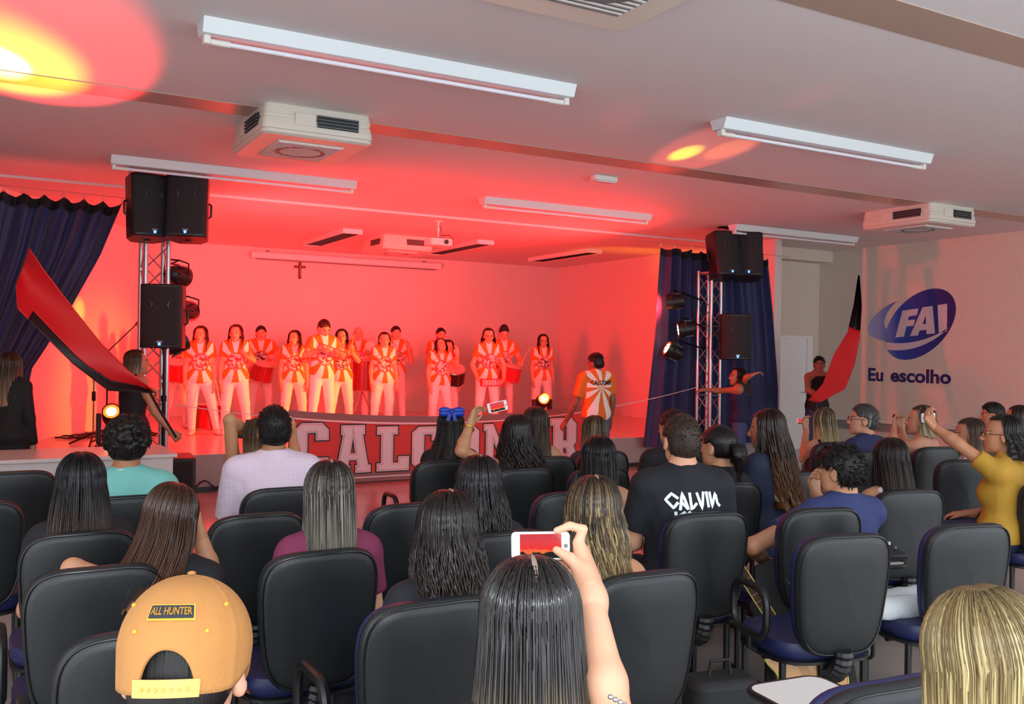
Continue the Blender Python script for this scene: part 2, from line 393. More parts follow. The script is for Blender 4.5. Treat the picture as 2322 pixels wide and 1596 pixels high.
# emergency light
p = at(1370, 400, z=CEIL_Z)
em = empty('emergency_light', tuple(p), label='small white emergency lamp box on the ceiling', cat='emergency light')
MB().prism(rrect(.3, .11, .02, 3), -.055, 0).build('body', white_pl, em, bevel=.008)
MB().box((-.12, -.04, -.066), (.12, .04, -.055)).build('lens', tube_m, em, bevel=.004)
# ------------------------------------------------------------------ curtains
cur_m, nt, b = base('navy_velvet'); b.inputs['Roughness'].default_value = .65; b.inputs['Sheen Weight'].default_value = .25
tc = N(nt, 'ShaderNodeTexCoord'); n1 = N(nt, 'ShaderNodeTexNoise'); n1.inputs['Scale'].default_value = 5
cr = N(nt, 'ShaderNodeValToRGB'); cr.color_ramp.elements[0].color = lin('#0f1440'); cr.color_ramp.elements[1].color = lin('#1c2460')
nt.links.new(tc.outputs['Object'], n1.inputs['Vector']); nt.links.new(n1.outputs['Fac'], cr.inputs[0]); nt.links.new(cr.outputs[0], b.inputs['Base Color'])
dark_cloth = mat('dark_lining', '#0c0c14', .8)
def curtain(name, xl, xr, ztop, zbot, y0, label, folds, nz=26, sag=.05, hooks=9):
    """xl(t), xr(t): the side edges from top (t = 0) to bottom"""
    r = empty(name, (0, y0, 0), label=label, cat='curtain', group='navy stage curtains')
    nx = folds * 10; P = []
    for back in (0, 1):
        G = []
        for i in range(nx + 1):
            s = i / nx; col = []
            for j in range(nz + 1):
                t = j / nz; x = xl(t) + (xr(t) - xl(t)) * s
                amp = .055 * (1 - .25 * t)
                y = amp * math.sin(2 * math.pi * folds * s + .6 * math.sin(5 * s + 2 * t)) + .02 * math.sin(2 * math.pi * folds * 2.3 * s + 1)
                zt = ztop - sag * abs(math.sin(math.pi * hooks * s)) ** .7 - .05 * s
                col.append((x, y + .006 * back, zt + (zbot - zt) * t))
            G.append(col)
        P.append(G)
    mb = MB(); mb.grid(P[0]); mb.grid(P[1]); mb.build('cloth', cur_m, r)
    G = []
    for i in range(nx + 1):
        a, b_ = Vector(P[0][i][0]), Vector(P[0][i][1]); d = (b_ - a)
        G.append([a + Vector((0, -.008, .006)), a + d * (.10 / max(d.length, .01)) + Vector((0, -.008, 0))])
    MB().grid(G).build('top_hem', dark_cloth, r)
    for k in range(hooks + 1):
        i = min(nx, round(nx * k / hooks)); a = Vector(P[0][i][0])
        MB().tube([a + Vector((.0, .0, -.02)), a + Vector((.012, 0, .02)), a + Vector((0, 0, .055)), a + Vector((-.012, 0, .02))], .004, 6, closed=True).build('curtain_hook', alu, r)
    a, b_ = Vector(P[0][0][0]), Vector(P[0][nx][0])
    MB().tube([(a.x - .5, 0, a.z + .06), (b_.x + .5, 0, b_.z + .055)], .004, 6).build('wire', alu, r)
    return r
lp = lambda pts: (lambda t: float(np.interp(t, [p[0] for p in pts], [p[1] for p in pts])))
curtain('stage_curtain', lp([(0, -.75), (1, -.7)]), lp([(0, 1.33), (.2, 1.12), (.39, .85), (.55, .60), (.62, .48), (.8, .42), (1, .42)]), 3.26, .3, 10.95, 'navy curtain drawn back to the left behind the waving red flag', 12, hooks=11)
curtain('stage_curtain', lp([(0, 8.70), (.5, 8.62), (1, 8.45)]), lp([(0, 10.80), (.3, 10.95), (.7, 11.10), (1, 11.12)]), 3.25, .30, 10.86, 'navy curtain hanging full length behind the right truss tower', 11, hooks=8)

# ------------------------------------------------------------------ truss towers
def truss(x, y, h, rz, label, w=.235):
    r = empty('truss_tower', (x, y, 0), R_(rz), label=label, cat='truss', group='aluminium truss towers')
    a = w / 2
    MB().box((-.19, -.19, 0), (.19, .19, .02)).build('base_plate', alu, r, bevel=.004)
    C4 = [(-a, -a), (a, -a), (a, a), (-a, a)]
    for cx, cy in C4: MB().tube([(cx, cy, .02), (cx, cy, h)], .025, 10).build('chord', alu, r)
    n = int(h / .25); dz = (h - .1) / n
    br = {}
    for f in range(4):
        (x0, y0), (x1, y1) = C4[f], C4[(f + 1) % 4]
        for k in range(n):
            z0, z1 = .05 + k * dz, .05 + (k + 1) * dz
            A, B = ((x0, y0, z0), (x1, y1, z1)) if k % 2 == 0 else ((x1, y1, z0), (x0, y0, z1))
            MB().tube([A, B], .0085, 6, caps=False).build('brace', alu, r)
            if k % 4 == 0: MB().tube([(x0, y0, z0), (x1, y1, z0)], .009, 6, caps=False).build('rung', alu, r)
        MB().tube([(x0, y0, h - .03), (x1, y1, h - .03)], .02, 8).build('top_rail', alu, r)
    return r
truss(1.66, 10.84, 3.05, 4, 'aluminium truss tower left of the stage carrying hung loudspeakers')
truss(9.39, 10.58, 2.90, 12, 'aluminium truss tower right of the stage in front of the navy curtain')

# ------------------------------------------------------------------ loudspeakers
spk_badge = mat('speaker_badge', '#8f9098', .3, metal=.7)
def make_speaker(name, label, loc, rz, tilt=0., group=None):
    r = empty(name, loc, rz, label=label, cat='loudspeaker', group=group); r.rotation_euler = (R_(tilt), 0, rz)
    w, h = .42, .66
    out = [(-.21, -.17), (-.17, -.205), (0, -.22), (.17, -.205), (.21, -.17), (.20, .05), (.12, .19), (-.12, .19), (-.20, .05)]
    MB().prism(out, -h / 2, h / 2).build('cabinet', blk_pl, r, bevel=.014)
    g = [(-.195, -.186), (-.16, -.214), (0, -.229), (.16, -.214), (.195, -.186), (.195, -.16), (-.195, -.16)]
    MB().prism(g, -h / 2 + .03, h / 2 - .03).build('grille', blk_grille, r, bevel=.006)
    for s in (-1, 1):
        MB().tube([(s * .10, -.225, .16), (s * .075, -.228, .12), (s * .09, -.226, .08)], [.004, .012, .004], 8).build('horn_mark', mat('grille_sheen', '#3a3a40', .3), r)
    MB().box((-.03, -.235, -h / 2 + .055), (.03, -.226, -h / 2 + .075)).build('badge', spk_badge, r, bevel=.003)
    MB().lathe([(.014, 0), (.014, .008), (.009, .011)], 14, Matrix.Translation((0, -.226, -h / 2 + .042)) @ Matrix.Rotation(R_(90), 4, 'X')).build('power_led', glow_blue, r)
    for s in (-1, 1):
        MB().tube([(s * .2, .02, .08), (s * .225, .02, .06), (s * .225, .02, -.06), (s * .2, .02, -.08)], .012, 8).build('handle', blk_pl, r)
    MB().lathe([(.03, -h / 2 - .012), (.03, -h / 2)], 12).build('pole_socket', blk_metal, r)
    return r
spk = [(at(333, 474, y=10.46), 10, -6, 'black loudspeaker of the hung left pair, the one farther left'), (at(428, 476, y=10.30), -18, -6, 'black loudspeaker of the hung left pair, next to the stage'),
       (at(1636, 582, y=10.35), -8, -12, 'black loudspeaker of the hung right pair, nearer the stage'), (at(1694, 584, y=10.26), -38, -12, 'black loudspeaker of the hung right pair, nearer the beige wall')]
for p, rz, tl, lb in spk: make_speaker('hung_loudspeaker', lb, tuple(p), R_(rz), tl, 'loudspeakers hung under the ceiling')
for (x, y, sx_) in ((1.72, 10.45, 1), (9.86, 10.42, 1)):
    b_ = empty('speaker_hanger', (x, y, CEIL_Z), label='black steel hanger rail holding the %s pair of loudspeakers' % ('left' if x < 5 else 'right'), cat='hanger', group='loudspeaker hangers')
    MB().box((-.45, -.03, -.03), (.45, .03, 0)).build('rail', blk_metal, b_)
    for k in (-.38, -.06, .06, .38): MB().tube([(k, 0, -.03), (k, 0, -.16)], .006, 6).build('chain', alu, b_)
# left loudspeaker on a pole above its bass box
sub = empty('bass_box', (1.72, 10.27, 0), R_(-6), label='black bass loudspeaker box on the floor before the stage', cat='loudspeaker')
MB().box((-.27, -.28, .02), (.27, .28, .52)).build('cabinet', blk_pl, sub, bevel=.015)
MB().box((-.24, -.292, .05), (.24, -.28, .49)).build('grille', blk_grille, sub, bevel=.004)
for sx_ in (-1, 1):
    for sy_ in (-1, 1): MB().lathe([(.025, 0), (.02, .02)], 10, Matrix.Translation((sx_ * .22, sy_ * .22, 0))).build('foot', blk_pl, sub)
p = at(374, 718, y=10.3)
make_speaker('pole_loudspeaker', 'black loudspeaker on a pole above the bass box, left of the drummers', tuple(p), R_(-22))
pl = empty('speaker_pole', (p[0], p[1], .52), label='black pole rising from the bass box to the left loudspeaker', cat='speaker pole')
MB().tube([(0, 0, 0), (0, 0, .62)], .0185, 12).tube([(0, 0, .6), (0, 0, p[2] - .33 - .52 - .012)], .015, 12).build('tube', blk_metal, pl)
MB().lathe([(.03, .57), (.03, .63)], 12).build('collar', blk_metal, pl)
# right loudspeaker on a tripod
p = at(1664, 764, y=10.2)
make_speaker('pole_loudspeaker', 'black loudspeaker on a tripod before the right curtain', tuple(p), R_(-28))
tp = empty('speaker_tripod', (p[0], p[1], 0), label='black tripod stand under the right loudspeaker', cat='tripod')
MB().tube([(0, 0, .1), (0, 0, p[2] - .33 - .012)], .017, 12).build('pole', blk_metal, tp)
for k in range(3):
    a = 2.1 * k + .4; MB().tube([(0, 0, .75), ((.32 * math.cos(a)), .32 * math.sin(a), .015)], .012, 8).build('leg', blk_metal, tp)
MB().lathe([(.035, .7), (.035, .8)], 12).build('collar', blk_metal, tp)

# ------------------------------------------------------------------ stage lights (LED cans)
RED, AMB, YEL = (1.0, .016, .019), (1.0, .33, .015), (1.0, .62, .08)
led_on = mat('lit_led', '#ff3010', .4, emit='#ff4a14', es=7.)
led_core = mat('lit_led_core', '#fff0a0', .4, emit='#fff0a0', es=16.)
led_off = mat('unlit_lens', '#2a1414', .2)
def stage_light(label, loc, target, on, hang, power=0, color=RED, spot=100, name='stage_light', size=.09):
    """hang: point of the clamp on the truss"""
    loc = Vector(loc); d = (Vector(target) - loc).normalized()
    r = empty(name, loc, label=label, cat='stage light', group='round LED stage lights')
    q = d.to_track_quat('Z', 'Y').to_matrix().to_4x4()
    MB().lathe([(.02, -.17), (.06, -.165), (.085, -.13), (.10, -.06), (.108, 0), (.118, .02), (.118, .09), (.105, .095), (.105, .07), (.0, .07)], 20, q).build('can', blk_pl, r, ang=30)
    for k in range(8):
        a = k * math.pi / 4; MB().box((-.006, .10, -.12), (.006, .122, .0), q @ Matrix.Rotation(a, 4, 'Z')).build('cooling_fin', blk_pl, r)
    ln = MB().lathe([(.098, .075), (.04, .082), (.0, .083)], 20, q, cap=False).build('lens', led_on if on else led_off, r)
    if on:
        for i in range(7):
            a = i * 1.047; rr = 0 if i == 6 else .055
            MB().lathe([(.022, .084), (.014, .094), (.0, .096)], 8, q @ Matrix.Translation((rr * math.cos(a), rr * math.sin(a), 0)), cap=False).build('led', led_core, ln)
    side = d.cross(Vector((0, 0, 1))).normalized()
    hp = Vector(hang) - loc
    up = Vector((0, 0, 1)) if hp.z >= 0 else Vector((0, 0, -1))
    MB().tube([side * .125, side * .13 + up * .13, up * .17, -side * .13 + up * .13, -side * .125], .009, 6).build('yoke', blk_metal, r)
    MB().tube([up * .17, (up * .17 + hp) / 2, hp], .011, 6).build('clamp_arm', blk_metal, r)
    if power: lamp('stage_light_beam', 'SPOT', loc + d * .11, power, color, target=target, size=size, spot=spot, blend=.9)
    return r
LT, RT = (1.78, 10.78), (9.28, 10.55)
def lit(u, v, y): return tuple(at(u, v, y=y))
P0 = 1250
stage_light('black stage light at the top right of the left truss, above the pole loudspeaker', lit(406, 625, 10.85), (7.5, 15.5, 1.8), False, (LT[0] + .02, LT[1], 2.62), P0 * 1.0, RED, 130)
stage_light('black stage light half hidden behind the pole loudspeaker', lit(424, 706, 10.9), (5.5, 17, 2.2), False, (LT[0] + .02, LT[1], 2.1), P0 * .75, RED, 130)
stage_light('black stage light hanging below the pole loudspeaker by the left truss', lit(402, 778, 10.85), (5.5, 11.6, 3.5), False, (LT[0] + .02, LT[1], 1.75), P0 * .55, RED, 140)
stage_light('lit red stage light at the top of the right truss, aimed at the stage', lit(1527, 684, 10.62), (4.5, 15.5, 1.6), True, (RT[0], RT[1], 2.45), P0 * 1.0, RED, 130)
stage_light('lit stage light glaring white and red halfway up the right truss', lit(1552, 746, 10.45), (4.3, 13.5, 1.2), True, (RT[0], RT[1], 2.05), 2100, AMB, 28)
stage_light('lit red stage light lowest on the right truss', lit(1524, 795, 10.62), (5.5, 11.8, 3.4), True, (RT[0], RT[1], 1.75), P0 * .55, RED, 140)
lamp('stage_light_beam', 'SPOT', lit(1540, 750, 10.7), 3200, (1, .6, .02), target=lit(207, 706, 14.4), size=.02, spot=3.2, blend=1.)
# moving heads on the floor by the left wing, thrown on the ceiling over the hall
def moving_head(label, loc, target, beams):
    loc = Vector(loc); d = (Vector(target) - loc).normalized()
    r = empty('moving_head_light', (loc.x, loc.y, loc.z - .42), label=label, cat='stage light')
    o = Vector((0, 0, .42))
    MB().box((-.16, -.13, 0), (.16, .13, .12)).build('base', blk_pl, r, bevel=.015)
    MB().box((-.02, -.133, .04), (.07, -.129, .08)).build('display', glow_blue, r)
    for s in (-1, 1): MB().box((s * .15 - .025, -.05, .12), (s * .15 + .025, .05, .46)).build('arm', blk_pl, r, bevel=.012)
    q = Matrix.Translation(o) @ d.to_track_quat('Z', 'Y').to_matrix().to_4x4()
    MB().lathe([(.05, -.14), (.1, -.1), (.115, 0), (.105, .12), (.1, .15), (.09, .15), (.09, .12), (0, .12)], 20, q).build('head', blk_pl, r)
    ln = MB().lathe([(.088, .125), (.05, .135), (0, .138)], 20, q, cap=False).build('lens', led_on, r)
    MB().lathe([(.055, .136), (.03, .142), (0, .144)], 16, q, cap=False).build('lamp_core', led_core, ln)
    for t, e, c, sp_, bl in beams: lamp('moving_head_beam', 'SPOT', loc + d * .16, e, c, target=t, size=.02, spot=sp_, blend=bl)
    return r
mh = lit(256, 922, 11.6); mh = (mh[0], 11.6, STAGE_Z + .42)
c1 = at(30, 130, z=CEIL_Z); c2 = at(60, 160, z=CEIL_Z)
moving_head('lit moving-head lamp glowing red on the stage floor at left', mh, tuple(at(40, 130, z=CEIL_Z)),
            [(tuple(at(55, 120, z=CEIL_Z)), 2400, (1, .035, .045), 19, .35), (tuple(at(10, 140, z=CEIL_Z)), 6500, (1, .45, .02), 13, 1.), (tuple(at(-15, 140, z=CEIL_Z)), 16000, (1, .8, .3), 5.5, .9)])
mh2 = lit(1229, 905, 13.2); mh2 = (mh2[0], 13.2, STAGE_Z + .42)
moving_head('lit moving-head lamp on the stage floor behind the banner', mh2, tuple(at(1570, 350, z=CEIL_Z)),
            [((11.0, 14.9, 1.9), 1100, AMB, 95, 1.), (tuple(at(1590, 345, z=CEIL_Z)), 1900, (1, .07, .04), 7, .4), (tuple(at(1553, 348, z=CEIL_Z)), 7500, (1, .6, .02), 2.4, .8), (tuple(at(1650, 340, z=CEIL_Z)), 2200, (1, .22, .03), 3., .6),
             (tuple(at(1410, 265, z=CEIL_Z)), 420, (1, .1, .06), 3.2, 1.), (tuple(at(1845, 215, z=CEIL_Z)), 600, (1, .1, .06), 2.2, .8), (tuple(at(1256, 868, x=XS)), 900, (1, .6, .03), 4, .9), (tuple(at(2268, 545, x=XR)), 420, (1, .07, .05), 3., .9)])

# ------------------------------------------------------------------ banner before the stage
BY = 10.95
ban = empty('fabric_banner', (0, BY, 0), label='red banner with big white collegiate letters hung before the stage', cat='banner')
red_cloth = mat('red_banner_cloth', '#d8322a', .55, var=.08, scale=4)
ban_grey = mat('banner_grey_border', '#8d5a58', .5, var=.05); ban_white = mat('banner_white', '#dccbd0', .5, var=.02); ban_blk = mat('banner_black', '#231f22', .5); ban_red = mat('banner_inline_red', '#d9564e', .5)
XB0, XB1 = 3.2, 7.55
def btop(x): s = (x - XB0) / (XB1 - XB0); return .93 - .45 * s * (1 - s) - .0 * s
def bbot(x): s = (x - XB0) / (XB1 - XB0); return .025 - .05 * 0 + .02 * s
def bwarp(co):
    x = co.x; return Vector((x, co.y + .015 * math.sin(3.1 * x + 1), co.z))
def cloth_strip(name, f0, f1, dy, material, n=40):
    G = []
    for i in range(n + 1):
        x = XB0 + (XB1 - XB0) * i / n
        G.append([bwarp(Vector((x, dy, f0(x)))), bwarp(Vector((x, dy, f1(x)))), bwarp(Vector((x, dy + .004, f1(x)))), bwarp(Vector((x, dy + .004, f0(x))))])
    mb = MB(); mb.grid([g + [g[0]] for g in G]); return mb.build(name, material, ban)
cloth_strip('cloth', btop, bbot, 0, red_cloth)
cloth_strip('border', lambda x: btop(x) + .004, lambda x: btop(x) - .075, -.003, ban_grey)
cloth_strip('border', lambda x: bbot(x) + .11, lambda x: bbot(x) - .004, -.003, ban_grey)
cloth_strip('border_line', lambda x: btop(x) - .08, lambda x: btop(x) - .095, -.004, ban_white)
cloth_strip('border_line', lambda x: bbot(x) + .06, lambda x: bbot(x) + .045, -.006, ban_white)
# collegiate letters on a 1 x 1.5 field
LET = {'C': [[(.2, 0), (.8, 0), (1, .2), (1, .5), (.62, .5), (.62, .28), (.38, .28), (.38, 1.22), (.62, 1.22), (.62, 1.0), (1, 1.0), (1, 1.3), (.8, 1.5), (.2, 1.5), (0, 1.3), (0, .2)]],
       'A': [[(-.05, 0), (.42, 0), (.42, .24), (.36, .24), (.39, .4), (.61, .4), (.64, .24), (.58, .24), (.58, 0), (1.05, 0), (1.05, .24), (.97, .24), (.8, 1.2), (.86, 1.2), (.86, 1.5), (.14, 1.5), (.14, 1.2), (.2, 1.2), (.03, .24), (-.05, .24)], [(.43, .62), (.57, .62), (.5, 1.12)]],
       'L': [[(0, 0), (1, 0), (1, .48), (.66, .48), (.66, .27), (.5, .27), (.5, 1.23), (.64, 1.23), (.64, 1.5), (0, 1.5), (0, 1.23), (.13, 1.23), (.13, .27), (0, .27)]],
       'O': [[(.2, 0), (.8, 0), (1, .2), (1, 1.3), (.8, 1.5), (.2, 1.5), (0, 1.3), (0, .2)], [(.38, .28), (.62, .28), (.62, 1.22), (.38, 1.22)]],
       'M': [[(0, 0), (.42, 0), (.42, .25), (.36, .25), (.36, .85), (.5, .5), (.62, .5), (.76, .85), (.76, .25), (.70, .25), (.70, 0), (1.12, 0), (1.12, .25), (1.04, .25), (1.04, 1.25), (1.12, 1.25), (1.12, 1.5), (.78, 1.5), (.56, .95), (.34, 1.5), (0, 1.5), (0, 1.25), (.08, 1.25), (.08, .25), (0, .25)]],
       'E': [[(0, 0), (1, 0), (1, .48), (.66, .48), (.66, .27), (.48, .27), (.48, .64), (.7, .64), (.7, .88), (.48, .88), (.48, 1.23), (.66, 1.23), (.66, 1.02), (1, 1.02), (1, 1.5), (0, 1.5), (0, 1.23), (.12, 1.23), (.12, .27), (0, .27)]],
       'R': [[(0, 0), (.6, 0), (.6, .27), (.5, .27), (.5, .45), (.58, .45), (.64, .27), (.58, .27), (.58, 0), (1.08, 0), (1.08, .27), (1.0, .27), (.9, .52), (1, .66), (1, 1.3), (.8, 1.5), (0, 1.5), (0, 1.23), (.12, 1.23), (.12, .27), (0, .27)], [(.5, .72), (.62, .72), (.62, 1.22), (.5, 1.22)]]}
LX = [3.27, 3.80, 4.33, 4.80, 5.33, 5.83, 6.38, 6.86]
for ch, x0 in zip('CALCOMER', LX):
    w_ = .43; mid = x0 + w_ / 2; hgt = (btop(mid) - .115) - (bbot(mid) + .10); sc_ = Matrix.Translation((x0, 0, bbot(mid) + .10 + .015)) @ Matrix.Diagonal((w_, 1, (hgt - .03) / 1.5, 1))
    L = [[(px * w_, py * (hgt - .03) / 1.5) for px, py in lp_] for lp_ in LET[ch]]
    T = Matrix.Translation((x0, 0, bbot(mid) + .115))
    l1 = poly_mesh('letter', L, ban_white, ban, 0, .002, Matrix.Translation((0, -.0085, 0)) @ T, bwarp)
    poly_mesh('letter_outline', L, ban_blk, l1, .016, .002, Matrix.Translation((0, -.006, 0)) @ T, bwarp)
    poly_mesh('letter_inline', L, ban_red, l1, -.014, .002, Matrix.Translation((0, -.0108, 0)) @ T, bwarp)
    poly_mesh('letter_centre', L, ban_white, l1, -.0195, .002, Matrix.Translation((0, -.013, 0)) @ T, bwarp)
# thin white rope from truss to truss over the banner
rp = []
for i in range(41):
    s = i / 40; x = 1.9 + (9.2 - 1.9) * s; z = 1.02 + .16 * s - 1.25 * s * (1 - s) * 1.15
    rp.append((x, BY - .07 - .25 * s, z))
tag(MB().tube(rp, .006, 6).build('rope', mat('white_rope', '#cfc4c4', .7)), 'thin white rope sagging across the banner from truss to truss', 'rope')

# ------------------------------------------------------------------ desk at the left, microphone stand, cables
desk = empty('white_desk', (0, 0, 0), label='long white desk behind the left rows of seats', cat='desk')
MB().box((-1.2, 8.36, .715), (1.49, 9.2, .745)).build('top', mat('white_laminate', '#d9d2d0', .3), desk, bevel=.004)
MB().box((-1.2, 8.40, .42), (1.46, 8.425, .715)).build('front_panel', mat('white_laminate', '#d9d2d0', .3), desk)
for x in (-1.15, 1.40): MB().box((x, 8.42, 0), (x + .05, 9.15, .715)).build('side_panel', grey_pl, desk, bevel=.004)
p = at(211, 1010, z=STAGE_Z)
ms = empty('microphone_stand', (p[0], p[1], STAGE_Z), label='black microphone stand on the stage beside the moving-head lamp', cat='microphone stand')
MB().tube([(0, 0, .1), (0, 0, .95)], .011, 8).build('pole', chrome, ms)
MB().lathe([(.02, .55), (.024, .57), (.024, .65), (.018, .67)], 10).build('clutch', blk_metal, ms)
for k in range(3):
    a = 2.094 * k + .3; MB().tube([(0, 0, .16), (.12 * math.cos(a), .12 * math.sin(a), .10), (.34 * math.cos(a), .34 * math.sin(a), .012)], .012, 8).build('leg', blk_metal, ms)
MB().tube([(0, 0, .9), (0, 0, .98)], [.018, .012], 8).build('clip', blk_metal, ms)
p = at(247, 900, y=12.4)
m2 = empty('microphone_stand', (p[0], 12.6, STAGE_Z), label='black boom microphone stand leaning over behind the red flag', cat='microphone stand')
MB().tube([(0, 0, .1), (0, 0, 1.15)], .010, 8).build('pole', blk_metal, m2)
MB().tube([(-.2, 0, .95), (.32, 0, 1.5)], .007, 8).build('boom', blk_metal, m2)
MB().tube([(.32, 0, 1.5), (.36, 0, 1.545), (.40, 0, 1.585)], [.016, .02, .028], 10).build('microphone', blk_pl, m2)
for k in range(3):
    a = 2.094 * k; MB().tube([(0, 0, .14), (.3 * math.cos(a), .3 * math.sin(a), .012)], .010, 8).build('leg', blk_metal, m2)
def cable(label, pts, r=.012, jit=.08, n=60, seed=1):
    rr = random.Random(seed); P = []
    for i in range(n + 1):
        t = i / n * (len(pts) - 1); k = min(int(t), len(pts) - 2); f = t - k
        a, b_ = Vector(pts[k]), Vector(pts[k + 1]); q = a.lerp(b_, f)
        P.append((q.x + rr.uniform(-jit, jit), q.y + rr.uniform(-jit, jit), q.z + r + rr.uniform(0, jit * .25)))
    return tag(MB().tube(P, r, 6).build('black_cable', blk_pl), label, 'cable', 'cables by the stage')
a, b_ = at(85, 995, z=STAGE_Z), at(240, 972, z=STAGE_Z)
for k, lb in enumerate(('black cable tangled along the foot of the left stage wall', 'second black cable in the tangle by the left stage wall', 'black cable lying in front of the tangle by the left stage wall')):
    cable(lb, [(a[0] + .2 + .12 * k, a[1] - .15 - .12 * k, STAGE_Z), (b_[0] + .2 + .12 * k, b_[1] - .25 - .15 * k, STAGE_Z), (b_[0] + .6 - .15 * k, b_[1] - 1.6, STAGE_Z)], .014, .05, 70, k)
cable('black cable looping at the foot of the stage beside the bass box', [(2.05, 10.98, 0), (2.25, 10.95, .14), (2.4, 10.98, .02), (2.55, 10.95, .16), (2.75, 10.98, .02), (3.1, 10.98, .02)], .01, .012, 40, 5)
# ------------------------------------------------------------------ chairs
chair_back_m = mat('black_chair_shell', '#191c1e', .42, var=.10, scale=8, bump=.10, bscale=260)
chair_rim_m = mat('black_chair_edge', '#101112', .3, var=.1)
chair_blue = mat('navy_seat_vinyl', '#1d2350', .45, var=.12, scale=14, bump=.1, bscale=200)
frame_m = mat('black_chair_frame', '#121314', .4, var=.1)
tablet_m = mat('white_tablet_laminate', '#d6d4d0', .35, var=.02)
def make_chair(arm=0, tablet=0):
    """origin on the floor under the middle of the back shell's top edge, facing +y. arm / tablet: -1 left, 1 right, 2 both"""
    r = empty('lecture_chair')
    zb, zt = .415, .93
    def shell(y_off, w0, w1, z0, z1, thick):
        # rounded slab: outline in xz with superellipse corners, slightly hollowed towards the sitter
        out = []
        for i in range(44):
            a = 2 * math.pi * i / 44; c, s_ = math.cos(a), math.sin(a)
            ex = .46
            zz = (z0 + z1) / 2 + (z1 - z0) / 2 * math.copysign(abs(s_) ** ex, s_)
            k = (zz - z0) / (z1 - z0); w = w0 + (w1 - w0) * math.sin(min(1, k * 1.1) * math.pi / 2)
            out.append((w * math.copysign(abs(c) ** ex, c), zz))
        rings = []
        for (sc_, dy) in ((.0, -thick * .55), (.55, -thick * .55), (.86, -thick * .5), (.965, -thick * .36), (1., -thick * .05), (1., thick * .25), (.96, thick * .42), (.8, thick * .5), (0, thick * .5)):
            rg = []
            for (x, z) in out:
                zc = (z0 + z1) / 2; X = x * sc_; Z = zc + (z - zc) * sc_
                lean = -.05 * (Z - .5) / .45; cv = .10 * (X / .23) ** 2 * .35
                rg.append((X, y_off + dy + lean + cv, Z))
            rings.append(rg)
        return rings
    def rings_mesh(rings):
        n = len(rings[0]); mb = MB(); vs = [p for rg in rings for p in rg]; fs = []
        for i in range(len(rings) - 1):
            for j in range(n): fs.append((i * n + j, i * n + (j + 1) % n, (i + 1) * n + (j + 1) % n, (i + 1) * n + j))
        return mb.add(vs, fs)
    rg = shell(0, .185, .225, zb, zt, .05)
    bk = rings_mesh(rg).build('back_shell', chair_back_m, r, ang=60)
    MB().tube([(x * 1.0, y - .002, z) for x, y, z in [tuple(p) for p in rg[3]]], .0035, 6, closed=True).build('edge_piping', chair_rim_m, bk)
    rings_mesh(shell(.043, .178, .216, zb + .012, zt - .010, .05)).build('back_cushion', chair_blue, r, ang=60)
    # seat: blue cushion over a black pan
    def slab(z0, z1, w, y0, y1, inset):
        L = []
        for s_, z in ((1 - inset, z0), (1, z0 + (z1 - z0) * .3), (1, z0 + (z1 - z0) * .65), (1 - inset * .5, z1 - .006), (.7, z1), (0, z1)):
            L.append([(x * s_, (y0 + y1) / 2 + y * s_, z) for x, y in rrect(w, y1 - y0, .13, 6)])
        return L
    rings_mesh(slab(.385, .46, .47, .05, .49, .06)).build('seat_cushion', chair_blue, r, ang=60)
    L = slab(.36, .392, .475, .045, .495, .10); L[-1] = [(0, .27, .39)] * len(L[0]); rings_mesh([[(0, .27, .36)] * len(L[0])] + L).build('seat_pan', frame_m, r, ang=60)
    # bellows behind, joining back and seat
    pts = []; rs = []
    for i in range(15):
        t = i / 14; a = t * math.pi / 2
        pts.append((0, -.012 + .10 * (1 - math.cos(a)), .44 - .12 * math.sin(a))); rs.append(.045 if i % 2 else .037)
    MB().tube(pts, rs, 10).build('bellows', frame_m, r, ang=20)
    # sled frame: cross bar, two posts, two feet
    for s_ in (-1, 1):
        MB().tube([(s_ * .2, .12, .37), (s_ * .2, .12, .03), (s_ * .2, .03, .012)], .0155, 8).build('leg', frame_m, r)
        MB().tube([(s_ * .2, .42, .37), (s_ * .2, .42, .03), (s_ * .2, .52, .012)], .0155, 8).build('leg', frame_m, r)
        MB().tube([(s_ * .2, .03, .014), (s_ * .2, .52, .014)], .014, 8).build('foot_bar', frame_m, r)
    MB().tube([(-.2, .27, .35), (.2, .27, .35)], .018, 8).build('cross_bar', frame_m, r)
    sides = {0: [], 1: [1], -1: [-1], 2: [-1, 1]}[arm]
    for s_ in sides:
        lp_ = [(s_ * .27, .27 + y, .56 + z) for y, z in rrect(.27, .21, .075, 5)]
        MB().tube(lp_, .017, 8, closed=True).build('armrest', frame_m, r)
        MB().tube([(s_ * .2, .27, .36), (s_ * .27, .27, .40), (s_ * .27, .27, .455)], .016, 8).build('armrest_post', frame_m, r)
    if tablet:
        s_ = 1 if tablet > 0 else -1
        if abs(tablet) == 1:   # folded down beside the seat
            M = Matrix.Translation((s_ * .31, .33, .48)) @ Matrix.Rotation(R_(90), 4, 'Y')
            MB().prism(rrect(.34, .26, .04, 4), -.009, .009, M).build('writing_tablet', [tablet_m], r)
            MB().tube([tuple(M @ Vector((x, y, 0))) for x, y in rrect(.342, .262, .04, 4)], .0105, 6, closed=True).build('tablet_edge', chair_rim_m, r)
        else:                  # swung up over the lap
            M = Matrix.Translation((s_ * .22, .44, .68))
            MB().prism(rrect(.27, .36, .05, 4), -.009, .009, M).build('writing_tablet', [tablet_m], r)
            MB().tube([tuple(M @ Vector((x, y, 0))) for x, y in rrect(.272, .362, .05, 4)], .0105, 6, closed=True).build('tablet_edge', chair_rim_m, r)
            MB().tube([(s_ * .2, .27, .36), (s_ * .30, .33, .42), (s_ * .30, .40, .66)], .016, 8).build('tablet_arm', frame_m, r)
    return r
